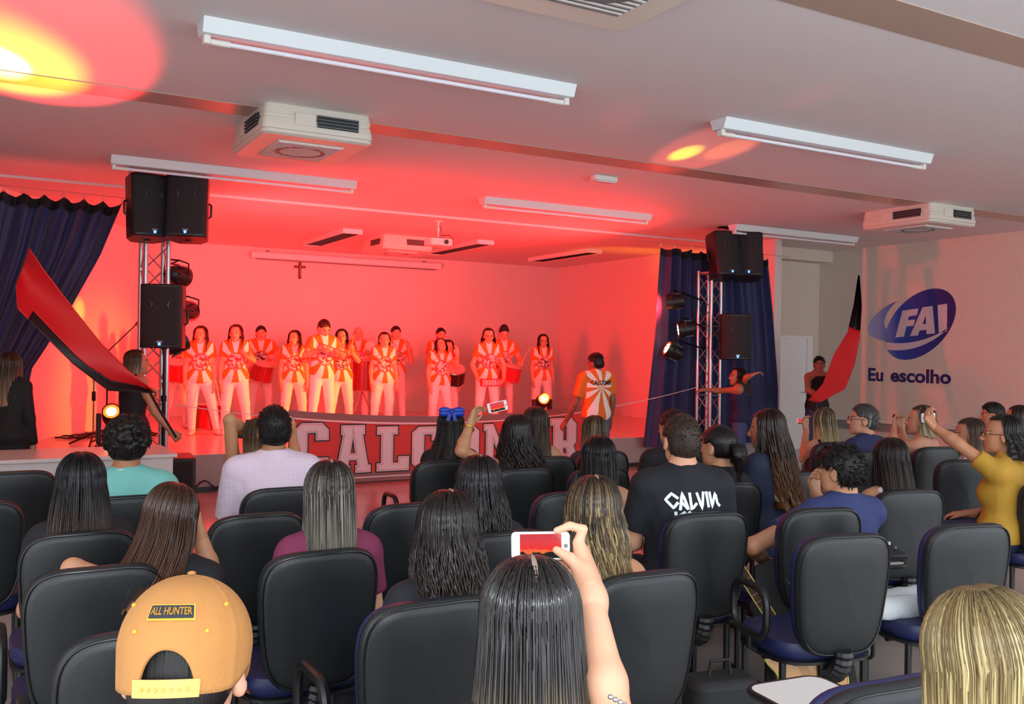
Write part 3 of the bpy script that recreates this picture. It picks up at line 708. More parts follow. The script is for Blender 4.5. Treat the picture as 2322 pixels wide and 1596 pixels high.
_CH = {}
def chair(x, y, rz, label, arm=0, tablet=0):
    k = (arm, tablet)
    if k not in _CH: _CH[k] = o = make_chair(arm, tablet)
    else: o = copy_tree(_CH[k])
    o.location = (x, y, 0); o.rotation_euler.z = -R_(rz)
    return tag(o, label, 'chair', 'black-backed lecture chairs in rows')
# ------------------------------------------------------------------ people: smooth-union bodies meshed with surface nets
def smin(a, b, k):
    h = np.clip(.5 + .5 * (b - a) / k, 0, 1); return b + (a - b) * h - k * h * (1 - h)
class Sdf:
    def __init__(s): s.p = []
    def rc(s, a, b, ra, rb, k=.03, cut=False, tagm=0): s.p.append(('rc', np.array(a, float), np.array(b, float), ra, rb, k, cut)); return s
    def el(s, c, r, k=.03, M=None, sub=False): s.p.append(('el', np.array(c, float), np.array(r, float), M, k, sub)); return s
    def mesh(s, h, noise=0., clip=None):
        lo = np.full(3, 1e9); hi = -lo
        for q in s.p:
            if q[0] == 'rc': m_ = max(q[3], q[4]); lo = np.minimum(lo, np.minimum(q[1], q[2]) - m_); hi = np.maximum(hi, np.maximum(q[1], q[2]) + m_)
            elif not q[5]: lo = np.minimum(lo, q[1] - q[2].max()); hi = np.maximum(hi, q[1] + q[2].max())
        lo -= 2.5 * h; hi += 2.5 * h
        n = np.ceil((hi - lo) / h).astype(int) + 1
        ax = [lo[i] + h * np.arange(n[i]) for i in range(3)]
        V = np.full(n, .2, np.float32)
        for q in s.p:
            mg = .07 + 2 * h
            if q[0] == 'rc': m_ = max(q[3], q[4]); l2 = np.minimum(q[1], q[2]) - m_ - mg; h2 = np.maximum(q[1], q[2]) + m_ + mg
            else: l2 = q[1] - q[2].max() - mg; h2 = q[1] + q[2].max() + mg
            i0 = np.maximum(0, np.floor((l2 - lo) / h).astype(int)); i1 = np.minimum(n, np.ceil((h2 - lo) / h).astype(int) + 1)
            if (i1 <= i0).any(): continue
            X = ax[0][i0[0]:i1[0], None, None]; Y = ax[1][None, i0[1]:i1[1], None]; Z = ax[2][None, None, i0[2]:i1[2]]
            if q[0] == 'rc':
                a, b_ = q[1], q[2]; d = b_ - a; L2 = max(d @ d, 1e-9)
                t = ((X - a[0]) * d[0] + (Y - a[1]) * d[1] + (Z - a[2]) * d[2]) / L2
                tc_ = np.clip(t, 0, 1)
                dist = np.sqrt((X - a[0] - tc_ * d[0]) ** 2 + (Y - a[1] - tc_ * d[1]) ** 2 + (Z - a[2] - tc_ * d[2]) ** 2) - (q[3] + (q[4] - q[3]) * tc_)
                if q[6]: dist = np.maximum(dist, (t - 1) * math.sqrt(L2))
                k = q[5]; sub = False
            else:
                c, r_ = q[1], q[2]; x, y, z = X - c[0], Y - c[1], Z - c[2]
                if q[3] is not None:
                    M = q[3]; x, y, z = M[0, 0] * x + M[1, 0] * y + M[2, 0] * z, M[0, 1] * x + M[1, 1] * y + M[2, 1] * z, M[0, 2] * x + M[1, 2] * y + M[2, 2] * z
                k0 = np.sqrt((x / r_[0]) ** 2 + (y / r_[1]) ** 2 + (z / r_[2]) ** 2); k1 = np.sqrt((x / r_[0] ** 2) ** 2 + (y / r_[1] ** 2) ** 2 + (z / r_[2] ** 2) ** 2)
                dist = k0 * (k0 - 1) / np.maximum(k1, 1e-6); k = q[4]; sub = q[5]
            B = V[i0[0]:i1[0], i0[1]:i1[1], i0[2]:i1[2]]
            V[i0[0]:i1[0], i0[1]:i1[1], i0[2]:i1[2]] = -smin(-B, dist, k) if sub else smin(B, dist, k)
        if clip is not None: V = np.maximum(V, clip(ax[0][:, None, None], ax[1][None, :, None], ax[2][None, None, :]).astype(np.float32))
        if noise:
            X, Y, Z = np.meshgrid(*ax, indexing='ij')
            V = V + noise * (np.sin(31 * X + 17 * Z + 3 * np.sin(23 * Y)) * np.sin(29 * Y - 13 * Z + 2 * np.sin(19 * X)) + .6 * np.sin(9 * Z + 14 * X + 11 * Y))
        for a in range(3):
            sl = [slice(None)] * 3; sl[a] = 0; V[tuple(sl)] = .2; sl[a] = -1; V[tuple(sl)] = .2
        return nets(V, lo, h)
def nets(V, lo, h):
    S = V < 0
    acc = np.zeros(tuple(np.array(V.shape) - 1) + (3,), np.float32); cnt = np.zeros(acc.shape[:3], np.float32)
    nx, ny, nz = V.shape
    for a in range(3):
        o1, o2 = [(1, 2), (0, 2), (0, 1)][a]
        for d1 in (0, 1):
            for d2 in (0, 1):
                s0 = [None] * 3; s1 = [None] * 3
                s0[a] = slice(0, -1); s1[a] = slice(1, None)
                for o, d in ((o1, d1), (o2, d2)):
                    s0[o] = s1[o] = slice(d, V.shape[o] - 1 + d)
                A, B = V[tuple(s0)], V[tuple(s1)]; cr_ = (A < 0) != (B < 0)
                t = np.where(cr_, A / np.where(cr_, A - B, 1), 0)
                off = [0, 0, 0]; off[o1] = d1; off[o2] = d2
                for c in range(3): acc[..., c] += np.where(cr_, t if c == a else off[c], 0)
                cnt += cr_
    act = cnt > 0
    idx = np.full(act.shape, -1, np.int64); idx[act] = np.arange(act.sum())
    I = np.argwhere(act); verts = lo + h * (I + acc[act] / cnt[act][:, None])
    faces = []
    for a in range(3):
        o1, o2 = [(1, 2), (2, 0), (0, 1)][a]
        s0 = [slice(1, -1)] * 3; s1 = [slice(1, -1)] * 3; s0[a] = slice(0, -1); s1[a] = slice(1, None)
        A, B = S[tuple(s0)], S[tuple(s1)]
        for flip, mask in ((False, A & ~B), (True, ~A & B)):
            E = np.argwhere(mask)
            if not len(E): continue
            base_ = E + 1; base_[:, a] -= 1
            def cell(p, q):
                c = base_.copy(); c[:, o1] -= p; c[:, o2] -= q; return idx[c[:, 0], c[:, 1], c[:, 2]]
            Q = np.stack([cell(1, 1), cell(0, 1), cell(0, 0), cell(1, 0)], 1)
            faces.append(Q[:, ::-1] if flip else Q)
    return verts, (np.concatenate(faces) if faces else np.zeros((0, 4), int))
def np_obj(name, parts, mats, parent, assign=None, uv=None):
    """parts: list of (verts, faces); joined in one mesh"""
    vs = []; fs = []; o = 0
    for v, f in parts: vs.append(v); fs.append(f + o); o += len(v)
    v = np.concatenate(vs); f = np.concatenate(fs)
    me = D.meshes.new(name); me.vertices.add(len(v)); me.vertices.foreach_set('co', v.astype(np.float32).ravel())
    me.loops.add(len(f) * 4); me.loops.foreach_set('vertex_index', f.astype(np.int32).ravel())
    me.polygons.add(len(f)); me.polygons.foreach_set('loop_start', (np.arange(len(f)) * 4).astype(np.int32))
    me.polygons.foreach_set('use_smooth', np.ones(len(f), bool))
    for q in mats: me.materials.append(q)
    if assign is not None: me.polygons.foreach_set('material_index', assign(v[f].mean(1)).astype(np.int32))
    if uv is not None:
        L = me.uv_layers.new(name='UVMap'); L.data.foreach_set('uv', uv[f.ravel()].astype(np.float32).ravel())
    me.update(); me.validate()
    ob = D.objects.new(name, me); COL.objects.link(ob); ob.parent = parent
    return ob
def rotm(yaw=0, pitch=0, roll=0):
    """yaw clockwise seen from above (towards +x), pitch forward-down, roll to the right"""
    return np.array((Matrix.Rotation(-R_(yaw), 3, 'Z') @ Matrix.Rotation(-R_(pitch), 3, 'X') @ Matrix.Rotation(R_(roll), 3, 'Y')))
# skin, cloth and hair materials
def skin_mat(c):
    n = 'skin_' + c.strip('#')
    if n in _M: return _M[n]
    m = mat(n, c, .5, var=.05, scale=18, bump=.05, bscale=240)
    b = m.node_tree.nodes['Principled BSDF']; b.inputs['Subsurface Weight'].default_value = .08; b.inputs['Subsurface Radius'].default_value = (.02, .008, .004)
    return m
def cloth_mat(c, rough=.8): return mat('cloth_' + c.strip('#'), c, rough, var=.1, scale=20, bump=.4, bscale=16)
def hair_mat(root, tip, streak=None, gloss=.34, spec=.30):
    n = 'hair_' + root.strip('#') + tip.strip('#') + (streak or '').strip('#')
    if n in _M: return _M[n]
    m, nt, b = base(n); _M[n] = m
    uv = N(nt, 'ShaderNodeUVMap'); mp = N(nt, 'ShaderNodeMapping'); mp.inputs['Scale'].default_value = (230, 1.6, 1)
    n1 = N(nt, 'ShaderNodeTexNoise'); n1.inputs['Scale'].default_value = 1; n1.inputs['Detail'].default_value = 4
    nt.links.new(uv.outputs[0], mp.inputs[0]); nt.links.new(mp.outputs[0], n1.inputs['Vector'])
    mp2 = N(nt, 'ShaderNodeMapping'); mp2.inputs['Scale'].default_value = (26, .7, 1); n2 = N(nt, 'ShaderNodeTexNoise'); n2.inputs['Scale'].default_value = 1; n2.inputs['Detail'].default_value = 3
    nt.links.new(uv.outputs[0], mp2.inputs[0]); nt.links.new(mp2.outputs[0], n2.inputs['Vector'])
    sp = N(nt, 'ShaderNodeSeparateXYZ'); nt.links.new(uv.outputs[0], sp.inputs[0])
    ad = N(nt, 'ShaderNodeMath', operation='MULTIPLY_ADD'); ad.inputs[1].default_value = .45; nt.links.new(n2.outputs['Fac'], ad.inputs[0]); 
    sb = N(nt, 'ShaderNodeMath', operation='SUBTRACT'); sb.inputs[1].default_value = .22; nt.links.new(sp.outputs['Y'], sb.inputs[0]); nt.links.new(sb.outputs[0], ad.inputs[2])
    cr = N(nt, 'ShaderNodeValToRGB'); cr.color_ramp.elements[0].position = .42; cr.color_ramp.elements[0].color = lin(root); cr.color_ramp.elements[1].position = .85; cr.color_ramp.elements[1].color = lin(tip)
    nt.links.new(ad.outputs[0], cr.inputs[0])
    mx = N(nt, 'ShaderNodeMix', data_type='RGBA', blend_type='MULTIPLY'); mx.inputs[0].default_value = .75
    r2 = N(nt, 'ShaderNodeValToRGB'); r2.color_ramp.elements[0].position = .3; r2.color_ramp.elements[0].color = (.35, .35, .35, 1); r2.color_ramp.elements[1].position = .7; r2.color_ramp.elements[1].color = (1.5, 1.5, 1.5, 1)
    nt.links.new(n1.outputs['Fac'], r2.inputs[0]); nt.links.new(r2.outputs[0], mx.inputs[7])
    src = cr.outputs[0]
    if streak:
        m3 = N(nt, 'ShaderNodeMix', data_type='RGBA'); r3 = N(nt, 'ShaderNodeValToRGB'); r3.color_ramp.elements[0].position = .5; r3.color_ramp.elements[1].position = .62
        nt.links.new(n2.outputs['Fac'], r3.inputs[0]); mu = N(nt, 'ShaderNodeMath', operation='MULTIPLY'); mr = N(nt, 'ShaderNodeMapRange'); mr.inputs[1].default_value = .12; mr.inputs[2].default_value = .4
        nt.links.new(sp.outputs['Y'], mr.inputs[0]); nt.links.new(mr.outputs[0], mu.inputs[0]); nt.links.new(r3.outputs[0], mu.inputs[1])
        nt.links.new(mu.outputs[0], m3.inputs[0]); nt.links.new(src, m3.inputs[6]); m3.inputs[7].default_value = lin(streak); src = m3.outputs[2]
    nt.links.new(src, mx.inputs[6]); nt.links.new(mx.outputs[2], b.inputs['Base Color'])
    b.inputs['Roughness'].default_value = gloss * .72; b.inputs['Specular IOR Level'].default_value = spec
    bp = N(nt, 'ShaderNodeBump'); bp.inputs['Strength'].default_value = .6; bp.inputs['Distance'].default_value = .004
    nt.links.new(n1.outputs['Fac'], bp.inputs['Height']); nt.links.new(bp.outputs['Normal'], b.inputs['Normal'])
    return m
def check_mat():
    m, nt, b = base('pink_checked_cotton'); b.inputs['Roughness'].default_value = .8
    tc = N(nt, 'ShaderNodeTexCoord'); out = None
    for ax_ in ('X', 'Z'):
        sp = N(nt, 'ShaderNodeSeparateXYZ'); nt.links.new(tc.outputs['Object'], sp.inputs[0])
        mu = N(nt, 'ShaderNodeMath', operation='MULTIPLY'); mu.inputs[1].default_value = 95.; nt.links.new(sp.outputs[ax_], mu.inputs[0])
        fr = N(nt, 'ShaderNodeMath', operation='FRACT'); nt.links.new(mu.outputs[0], fr.inputs[0]); gt_ = N(nt, 'ShaderNodeMath', operation='LESS_THAN'); gt_.inputs[1].default_value = .2; nt.links.new(fr.outputs[0], gt_.inputs[0])
        if out is None: out = gt_.outputs[0]
        else:
            mxm = N(nt, 'ShaderNodeMath', operation='MAXIMUM'); nt.links.new(out, mxm.inputs[0]); nt.links.new(gt_.outputs[0], mxm.inputs[1]); out = mxm.outputs[0]
    mx = N(nt, 'ShaderNodeMix', data_type='RGBA'); mx.inputs[6].default_value = lin('#e2d2dd'); mx.inputs[7].default_value = lin('#c9a8c0'); nt.links.new(out, mx.inputs[0]); nt.links.new(mx.outputs[2], b.inputs['Base Color'])
    n2 = N(nt, 'ShaderNodeTexNoise'); n2.inputs['Scale'].default_value = 11; nt.links.new(tc.outputs['Object'], n2.inputs['Vector']); bp = N(nt, 'ShaderNodeBump'); bp.inputs['Strength'].default_value = .7; bp.inputs['Distance'].default_value = .02
    nt.links.new(n2.outputs['Fac'], bp.inputs['Height']); nt.links.new(bp.outputs['Normal'], b.inputs['Normal']); return m
def flower_mat():
    m, nt, b = base('flowered_cotton'); b.inputs['Roughness'].default_value = .8
    tc = N(nt, 'ShaderNodeTexCoord'); v = N(nt, 'ShaderNodeTexVoronoi'); v.inputs['Scale'].default_value = 34; nt.links.new(tc.outputs['Object'], v.inputs['Vector'])
    cr = N(nt, 'ShaderNodeValToRGB'); e = cr.color_ramp.elements; cr.color_ramp.interpolation = 'CONSTANT'; e[0].color = lin('#b03a4a'); e[1].position = .42; e[1].color = lin('#d8c8c8'); e.new(.62).color = lin('#3a4a78'); nt.links.new(v.outputs['Distance'], cr.inputs[0]); nt.links.new(cr.outputs[0], b.inputs['Base Color']); return m
brow_m = mat('brow_brown', '#5a3a2c', .7); lip_m = mat('lip_pink', '#a8585a', .45); eye_m = mat('eye_dark', '#3c2a24', .2); eyew_m = mat('eye_white', '#cfc6c0', .2)

def hand(parts, wrist, d, n, side, curl=25, h=.006, scale=1., spread=4, thumb=35, tcurl=20):
    """wrist point, d fingers' direction, n palm normal (fingers curl towards it), side: direction of the thumb"""
    w = np.array(wrist, float); d = np.array(d, float); d /= np.linalg.norm(d)
    n = np.array(n, float); n -= d * (n @ d); n /= np.linalg.norm(n)
    s = np.cross(d, n); s = s if s @ np.array(side, float) > 0 else -s
    q = Sdf(); S = scale
    for i, (o, L) in enumerate(((.030, .95), (.010, 1.05), (-.011, .98), (-.030, .78))):
        k = w + d * .088 * S + s * o * S
        q.rc(w + s * o * .55 * S, k, .016 * S, .0115 * S, .018)
        a = R_(curl * .6); p = k
        for j, (ln, r0, r1) in enumerate(((.042, .0098, .0088), (.027, .0088, .0078), (.021, .0078, .0066))):
            dd = d * math.cos(a) + n * math.sin(a) + s * math.sin(R_(spread)) * (o / .03)
            p2 = p + dd * ln * L * S; q.rc(p, p2, r0 * S, r1 * S, .004); p = p2; a += R_(curl * (1.0 if j == 0 else .8))
    t0 = w + d * .02 * S + s * .022 * S
    dd = d * math.cos(R_(thumb)) + s * math.sin(R_(thumb)) + n * .25
    p1 = t0 + dd * .042 * S; q.rc(t0, p1, .0165 * S, .012 * S, .015)
    a = R_(thumb - tcurl); d2 = d * math.cos(a) + s * math.sin(a) + n * math.sin(R_(tcurl)) * .8; d2 /= np.linalg.norm(d2)
    p2 = p1 + d2 * .032 * S; q.rc(p1, p2, .0112 * S, .0098 * S, .005)
    a -= R_(tcurl); d3 = d * math.cos(a) + s * math.sin(a) + n * math.sin(R_(tcurl)) * 1.2; d3 /= np.linalg.norm(d3)
    q.rc(p2, p2 + d3 * .026 * S, .0098 * S, .0076 * S, .004)
    q.rc(w - d * .03 * S, w + d * .01 * S, .024 * S, .022 * S, .02)
    parts.append(q.mesh(h))

HC = dict(short_dark=('#15110f', '#1c1613'), dark=('#1b1412', '#2a1d18'))
def lofted(cols, n_t):
    """cols[i][j] -> grid verts, faces, closed around i"""
    P = np.array(cols); nu, nv = P.shape[:2]; v = P.reshape(-1, 3)
    i = np.arange(nu)[:, None]; j = np.arange(nv - 1)[None, :]; i2 = (i + 1) % nu
    f = np.stack([i * nv + j, i2 * nv + j, i2 * nv + j + 1, i * nv + j + 1], -1).reshape(-1, 4)
    return v, f
def long_hair(parent, hc, Rh, material, L=.36, theta_f=112, vol=1., taper=.85, back=.10, curl=0., locks=70, seed=0, sway=(0, 0), fringe=52, nu=110, rag=.05, wide=0., hs=1., asym=0., front=.0, name='hair', part=True, parting=0.):
    """hc: head centre in the person's frame; Rh: head rotation; L: length below the ear line"""
    rg = np.random.RandomState(seed); n1, n2 = 18, 24
    a, b_, c = .093 * vol * hs, .113 * vol * hs, .108 * vol * hs
    ctr = np.array([0, -.012, .03]) * hs
    groove = np.convolve(np.tile(rg.uniform(-1, 1, nu), 3), [.25, .5, .25], 'same')[nu:2 * nu]
    big = np.interp(np.arange(nu), np.linspace(0, nu, 15), np.append(g := rg.uniform(-1, 1, 14), g[0]))
    ragv = rg.uniform(-1, 1, nu)
    def path(th, gi, bi, rv, out=0., lf=1.):
        """one strand from the crown; th = 0 at the back"""
        s, co = math.sin(th), -math.cos(th); ab = abs(math.degrees(th))
        front_k = min(1, max(0, (ab - theta_f) / 14.))            # 1: over the face
        phi_e = (96 - (96 - fringe) * front_k)
        pts = []; tv = []
        for j in range(n1):
            ph = R_(phi_e) * j / (n1 - 1); sp_ = math.sin(ph)
            k = 1 + (.005 * gi + out * 4) * min(1, ph * 1.5)
            if part: k -= .035 * math.exp(-(math.sin(ph) * s * 9) ** 2) * (1 if co > -.2 or ph < .5 else .3)
            p = np.array([a * sp_ * s, b_ * sp_ * co - .012 * math.cos(ph), c * math.cos(ph)]) * k + ctr
            pts.append(hc + Rh @ p); tv.append(ph / R_(96) * .13 / (.13 + L) * 1.2)
        e = pts[-1]; ln = (L * lf * (1 - .18 * (ab / 120) ** 2) * (1 + rag * rv + asym * s)) * (1 - front_k)
        hcx = np.array([hc[0], hc[1], 0]); dv = np.array([e[0] - hcx[0], e[1] - hcx[1], 0])
        for j in range(1, n2 + 1):
            t = j / n2; z = e[2] - ln * t
            sc_ = 1 + (taper - 1) * t ** 1.3 + wide * math.sin(math.pi * min(1, t * 1.15))
            y_push = -back * (t ** .8) * max(0, -co if False else (1 if co < -.1 else .35)) * 1.0
            w_ = .0022 * gi * (1 + t) + .011 * bi * t
            p = np.array([hcx[0] + dv[0] * (sc_ + w_ * 6) + sway[0] * t * t, hcx[1] + dv[1] * (1 - .1 * t + w_ * 6) + (y_push if co < .3 else front * t) + sway[1] * t * t, z])
            if front_k >= 1: p = e + np.array([0, 0, -1e-4 * j])
            elif front_k > 0: p = p * (1 - 0) 
            if curl:
                ph2 = 16 * t + gi * 9 + th * 7; amp = curl * min(1, t * 2.5)
                p = p + np.array([math.cos(ph2), math.sin(ph2), .25 * math.sin(ph2 * 1.3)]) * amp
            pts.append(p); tv.append((.13 + ln * t) / (.13 + L))
        return pts, tv
    cols = []; uvs = []
    for i in range(nu):
        th = 2 * math.pi * i / nu - math.pi
        p, tv = path(th, groove[i], big[i], ragv[i]); cols.append(p); uvs += [(i / nu, t) for t in tv]
    v, f = lofted(cols, n1 + n2)
    fk = np.array([abs(math.degrees(2 * math.pi * i / nu - math.pi)) > theta_f + 3 for i in range(nu)])
    ci, cj = f // (n1 + n2), f % (n1 + n2); f = f[~(fk[ci].any(1) & (cj.max(1) >= n1))]      # no sheet of hair across the face
    parts = [(v, f)]; UV = [np.array(uvs)]
    for k in range(locks):
        th = R_(rg.uniform(-theta_f, theta_f)); gi = rg.uniform(-1, 1)
        p, tv = path(th, gi, rg.uniform(-1, 1), rg.uniform(-1, 1.6), out=.0015 + rg.uniform(0, .006), lf=rg.uniform(.85, 1.08))
        if curl: p = [q + 0 for q in p]
        j0 = rg.randint(4, 12); P = np.array(p[j0::2]); T = np.array(tv[j0::2]); m_ = len(P)
        out = P - np.array([hc[0], hc[1], 0]); out[:, 2] = 0; out /= np.maximum(np.linalg.norm(out, axis=1, keepdims=True), 1e-6)
        sd = np.cross(out, np.array([0, 0, 1.])); w0 = rg.uniform(.0016, .0036) * (1. + min(1.6, curl * 200))
        ww = w0 * np.sin(np.pi * np.clip(np.linspace(.12, 1.0, m_), 0, 1)) ** .6
        ring = np.stack([P + sd * ww[:, None], P + out * ww[:, None] * .6, P - sd * ww[:, None], P - out * ww[:, None] * .4], 1)
        vv = ring.reshape(-1, 3); i = np.arange(m_ - 1)[:, None]; j = np.arange(4)[None, :]
        ff = np.stack([i * 4 + j, i * 4 + (j + 1) % 4, (i + 1) * 4 + (j + 1) % 4, (i + 1) * 4 + j], -1).reshape(-1, 4)
        parts.append((vv, ff)); u0 = rg.uniform(0, 1)
        UV.append(np.stack([np.repeat(u0 + np.zeros(m_), 4) + np.tile([0, .004, .008, .004], m_), np.repeat(T, 4)], 1))
    ob = np_obj(name, parts, [material], parent, uv=np.concatenate(UV))
    if parting:
        G = []
        for j in range(12):
            ph = R_(6 + parting * j / 11); w_ = .0035 * math.sin(math.pi * (j + .6) / 12.2) + .0004
            y, z = -b_ * math.sin(ph) - .012 * math.cos(ph), c * math.cos(ph)
            G.append([tuple(hc + Rh @ (np.array([sx * w_ * 1.3, y, z]) * .985 + ctr + np.array([0, -.0015, .0025]))) for sx in (-1, 0, 1)])
        MB().grid(G).build('parting', mat('scalp_parting', '#8d7a70', .6), parent)
    return ob
def short_hair(parent, hc, Rh, material, thick=.014, line=.045, nape=-.075, h=.006, tuft=0., afro=0., seed=0, name='hair', hs=1., tuft_n=240, tl=.018):
    q = Sdf(); rg = np.random.RandomState(seed)
    T = lambda p: hc + Rh @ (np.array(p) * hs)
    q.el(T((0, -.012, .03)), np.array((.079 + thick * .8, .099 + thick, .094 + thick)) * hs + afro, M=Rh)
    q.el(T((0, -.045, -.03)), np.array((.068 + thick * .5, .06 + thick * .6, .06)) * hs, .03, M=Rh)
    if afro:
        for k in range(90):
            a, e = rg.uniform(-2.5, 2.5), rg.uniform(-.35, 1.45)
            p = np.array((math.sin(a) * math.cos(e) * .09, -math.cos(a) * math.cos(e) * .11, math.sin(e) * .10)) * (1 + afro * 9) + np.array((0, -.012, .03))
            q.el(T(p), np.full(3, rg.uniform(.014, .022)), .008)
    Ri = np.array(Rh).T
    def clip(X, Y, Z):
        x, y, z = X - hc[0], Y - hc[1], Z - hc[2]
        lx = (Ri[0, 0] * x + Ri[0, 1] * y + Ri[0, 2] * z) / hs; ly = (Ri[1, 0] * x + Ri[1, 1] * y + Ri[1, 2] * z) / hs; lz = (Ri[2, 0] * x + Ri[2, 1] * y + Ri[2, 2] * z) / hs
        face = (ly * .78 - (lz - line) * .63 - .048)                   # forward and below the hairline
        ear = .036 - np.sqrt((ly - .012) ** 2 + ((lz + .012) * .85) ** 2) + 0 * lx
        return np.maximum(np.maximum(face, nape - lz), ear) * hs
    v, f = q.mesh(h, noise=.0022 + tuft * .1, clip=clip)
    l = (v - hc) @ np.array(Rh)
    uv = [np.stack([np.arctan2(l[:, 0], -l[:, 1]) / 6.283 + .5, np.clip((.14 - l[:, 2]) / .4, 0, 1)], 1)]
    parts = [(v, f)]
    # little tufts so that the outline is hair, not a helmet
    for k in range(tuft_n):
        i = rg.randint(len(v)); nrm = (v[i] - hc - Rh @ np.array((0, -.012, .02))); nrm /= np.linalg.norm(nrm)
        if l[i, 2] < nape + .02: continue
        flow = Rh @ np.array((rg.uniform(-.5, .5), rg.uniform(-.9, .3), -.55)); d = nrm * rg.uniform(.25, .6) + flow * .7; d /= np.linalg.norm(d)
        s = np.cross(d, nrm); s /= max(np.linalg.norm(s), 1e-6); w0 = rg.uniform(.003, .006); ln = tl * rg.uniform(.6, 1.4)
        b0 = v[i] - nrm * .004; mid = b0 + d * ln * .55 + nrm * ln * .12; tip = b0 + d * ln
        vv = np.array([b0 + s * w0, b0 - s * w0, b0 + nrm * w0, mid + s * w0 * .8, mid - s * w0 * .8, mid + nrm * w0 * .8, tip, tip, tip])
        ff = np.array([(i_, (i_ + 1) % 3, 3 + (i_ + 1) % 3, 3 + i_) for i_ in range(3)] + [(3 + i_, 3 + (i_ + 1) % 3, 6 + (i_ + 1) % 3, 6 + i_) for i_ in range(3)])
        parts.append((vv, ff)); uv.append(np.tile([[rg.uniform(), uv[0][i, 1]]], (9, 1)))
    return np_obj(name, parts, [material], parent, uv=np.concatenate(uv))

def person(label, loc, yaw=0, pose='sit', top=1.25, lean=.02, sex='f', skin='#c08a6a', shirt=None, sleeve=.45, shirt_kind='tee', trousers='#20222c', hair=None, head=(0, 0, 0), h=.012,
           arms=None, legs=None, roll=0., group=None, shirt_mat=None, hh=.007, face=True, seat=.46, shoes='#222222', trousers_mat=None, bulk=1., hs=1., tors_roll=0.):
    """loc: floor point under the head's centre. arms: {side: (elbow, wrist, finger dir, palm normal, thumb side, curl)} in the person's frame, side -1 left, 1 right"""
    r = empty('person', (0, 0, 0), -R_(yaw), label=label, cat='person', group=group)
    f_ = sex == 'f'
    sw = (.160 if f_ else .192) * bulk; z0 = 0
    hcz = top - .125 * hs
    if pose == 'sit':
        hip = np.array([0, -lean - .0, seat + .10]); sh_z = top - (.335 if f_ else .325)
    else:
        H = top; hip = np.array([0, -.03 - lean, .525 * H]); sh_z = top - .305 * (H / 1.66)
    neck = np.array([tors_roll, -.035, sh_z + .03]); hc = np.array([tors_roll, .0, hcz]); mid = hip * .5 + neck * .5
    # put the head's centre over loc
    r.location = (loc[0], loc[1], loc[2] if len(loc) > 2 else 0)
    Rh = rotm(*head)
    chest_z = sh_z - .14
    B = Sdf(); T = Sdf()
    sk = skin_mat(skin)
    nr = .048 if f_ else .058
    B.rc(neck + (0, 0, -.03), hc + Rh @ np.array((0, -.025, -.05)), nr * 1.1, nr, .02)
    def lerp(z): t = (z - hip[2]) / (neck[2] - hip[2]); return hip * (1 - t) + neck * t
    cc = lerp(chest_z); wc = lerp(hip[2] + .16); shc = lerp(sh_z)
    torso = [('rc', shc + (-sw + .045, .005, -.012), shc + (sw - .045, .005, -.012), .058 * bulk, .058 * bulk),
             ('rc', neck + (0, 0, .03), shc + (-sw + .04, 0, .0), .045, .047), ('rc', neck + (0, 0, .03), shc + (sw - .04, 0, .0), .045, .047),
             ('el', cc, np.array((.152 if f_ else .175, .104 if f_ else .118, .19)) * (bulk, bulk, 1)), ('el', wc, np.array((.125 if f_ else .155, .095 if f_ else .115, .19)) * (bulk, bulk, 1)), ('el', hip, np.array((.172 if f_ else .168, .125, .135)) * (bulk, bulk, 1))]
    if f_: torso += [('el', cc + (-.07, .075, -.01), np.array((.062, .055, .06))), ('el', cc + (.07, .075, -.01), np.array((.062, .055, .06)))]
    def add(q, prims, inf=0., k=.05):
        for p in prims:
            if p[0] == 'rc': q.rc(p[1], p[2], p[3] + inf, p[4] + inf, k)
            else: q.el(p[1], p[2] + inf, k)
    add(B, torso)
    # legs
    lg_ = []
    if pose == 'sit':
        for s in (-1, 1):
            kn = hip + (s * .11, .42, -.03); an = np.array([s * .12, hip[1] + .44, .09])
            lg_ += [(hip + (s * .085, .03, -.02), kn, .088, .060), (kn, an, .058, .040)]
            B.rc(an + (0, -.02, -.045), an + (0, .14, -.06), .036, .028, .03)
    else:
        spread = legs or (.10, .10)
        for s, sp_ in ((-1, spread[0]), (1, spread[1])):
            kn = np.array([s * (.09 + sp_ * .5), hip[1] + .02, .285 * H]); an = np.array([s * (.08 + sp_), hip[1] - .0, .055 * H])
            lg_ += [(hip + (s * .085, 0, -.03), kn, .092, .060), (kn, an, .058, .042)]
            B.rc(an + (0, -.02, -.04), an + (s * .02, .15, -.055), .038, .028, .03)
    for p in lg_: B.rc(p[0], p[1], p[2], p[3], .03)
    # arms
    A = {}
    for s in (-1, 1):
        shp = shc + (s * (sw - .02), .0, -.02)
        if arms and s in arms: sp_ = arms[s]
        elif pose == 'sit': sp_ = (shp + (s * .05, .05, -.27), shp + (-s * .03, .27, -.31), (-s * .3, 1, -.1), (0, 0, -1), (-s, 0, 0), 30)
        else: sp_ = (shp + (s * .05, -.01, -.285 * H / 1.66), shp + (s * .06, .05, -.53 * H / 1.66), (0, .12, -1), (-s, 0, 0), (0, 1, 0), 22)
        el_, wr = np.array(sp_[0], float), np.array(sp_[1], float)
        k_ = 1. if f_ else 1.15
        B.rc(shp, el_, .047 * k_, .037 * k_, .03); B.rc(el_, el_ * .7 + wr * .3, .037 * k_, .038 * k_, .02); B.rc(el_ * .7 + wr * .3, wr, .038 * k_, .026 * k_, .02)
        A[s] = (shp, el_, wr, sp_, k_)
    bm = [B.mesh(h)]
    for s in (-1, 1):
        sp_ = A[s][3]; hand(bm, A[s][2] + 0, sp_[2], sp_[3], sp_[4], sp_[5] if len(sp_) > 5 else 25, h=min(.0075, h), scale=.95 if f_ else 1.08)
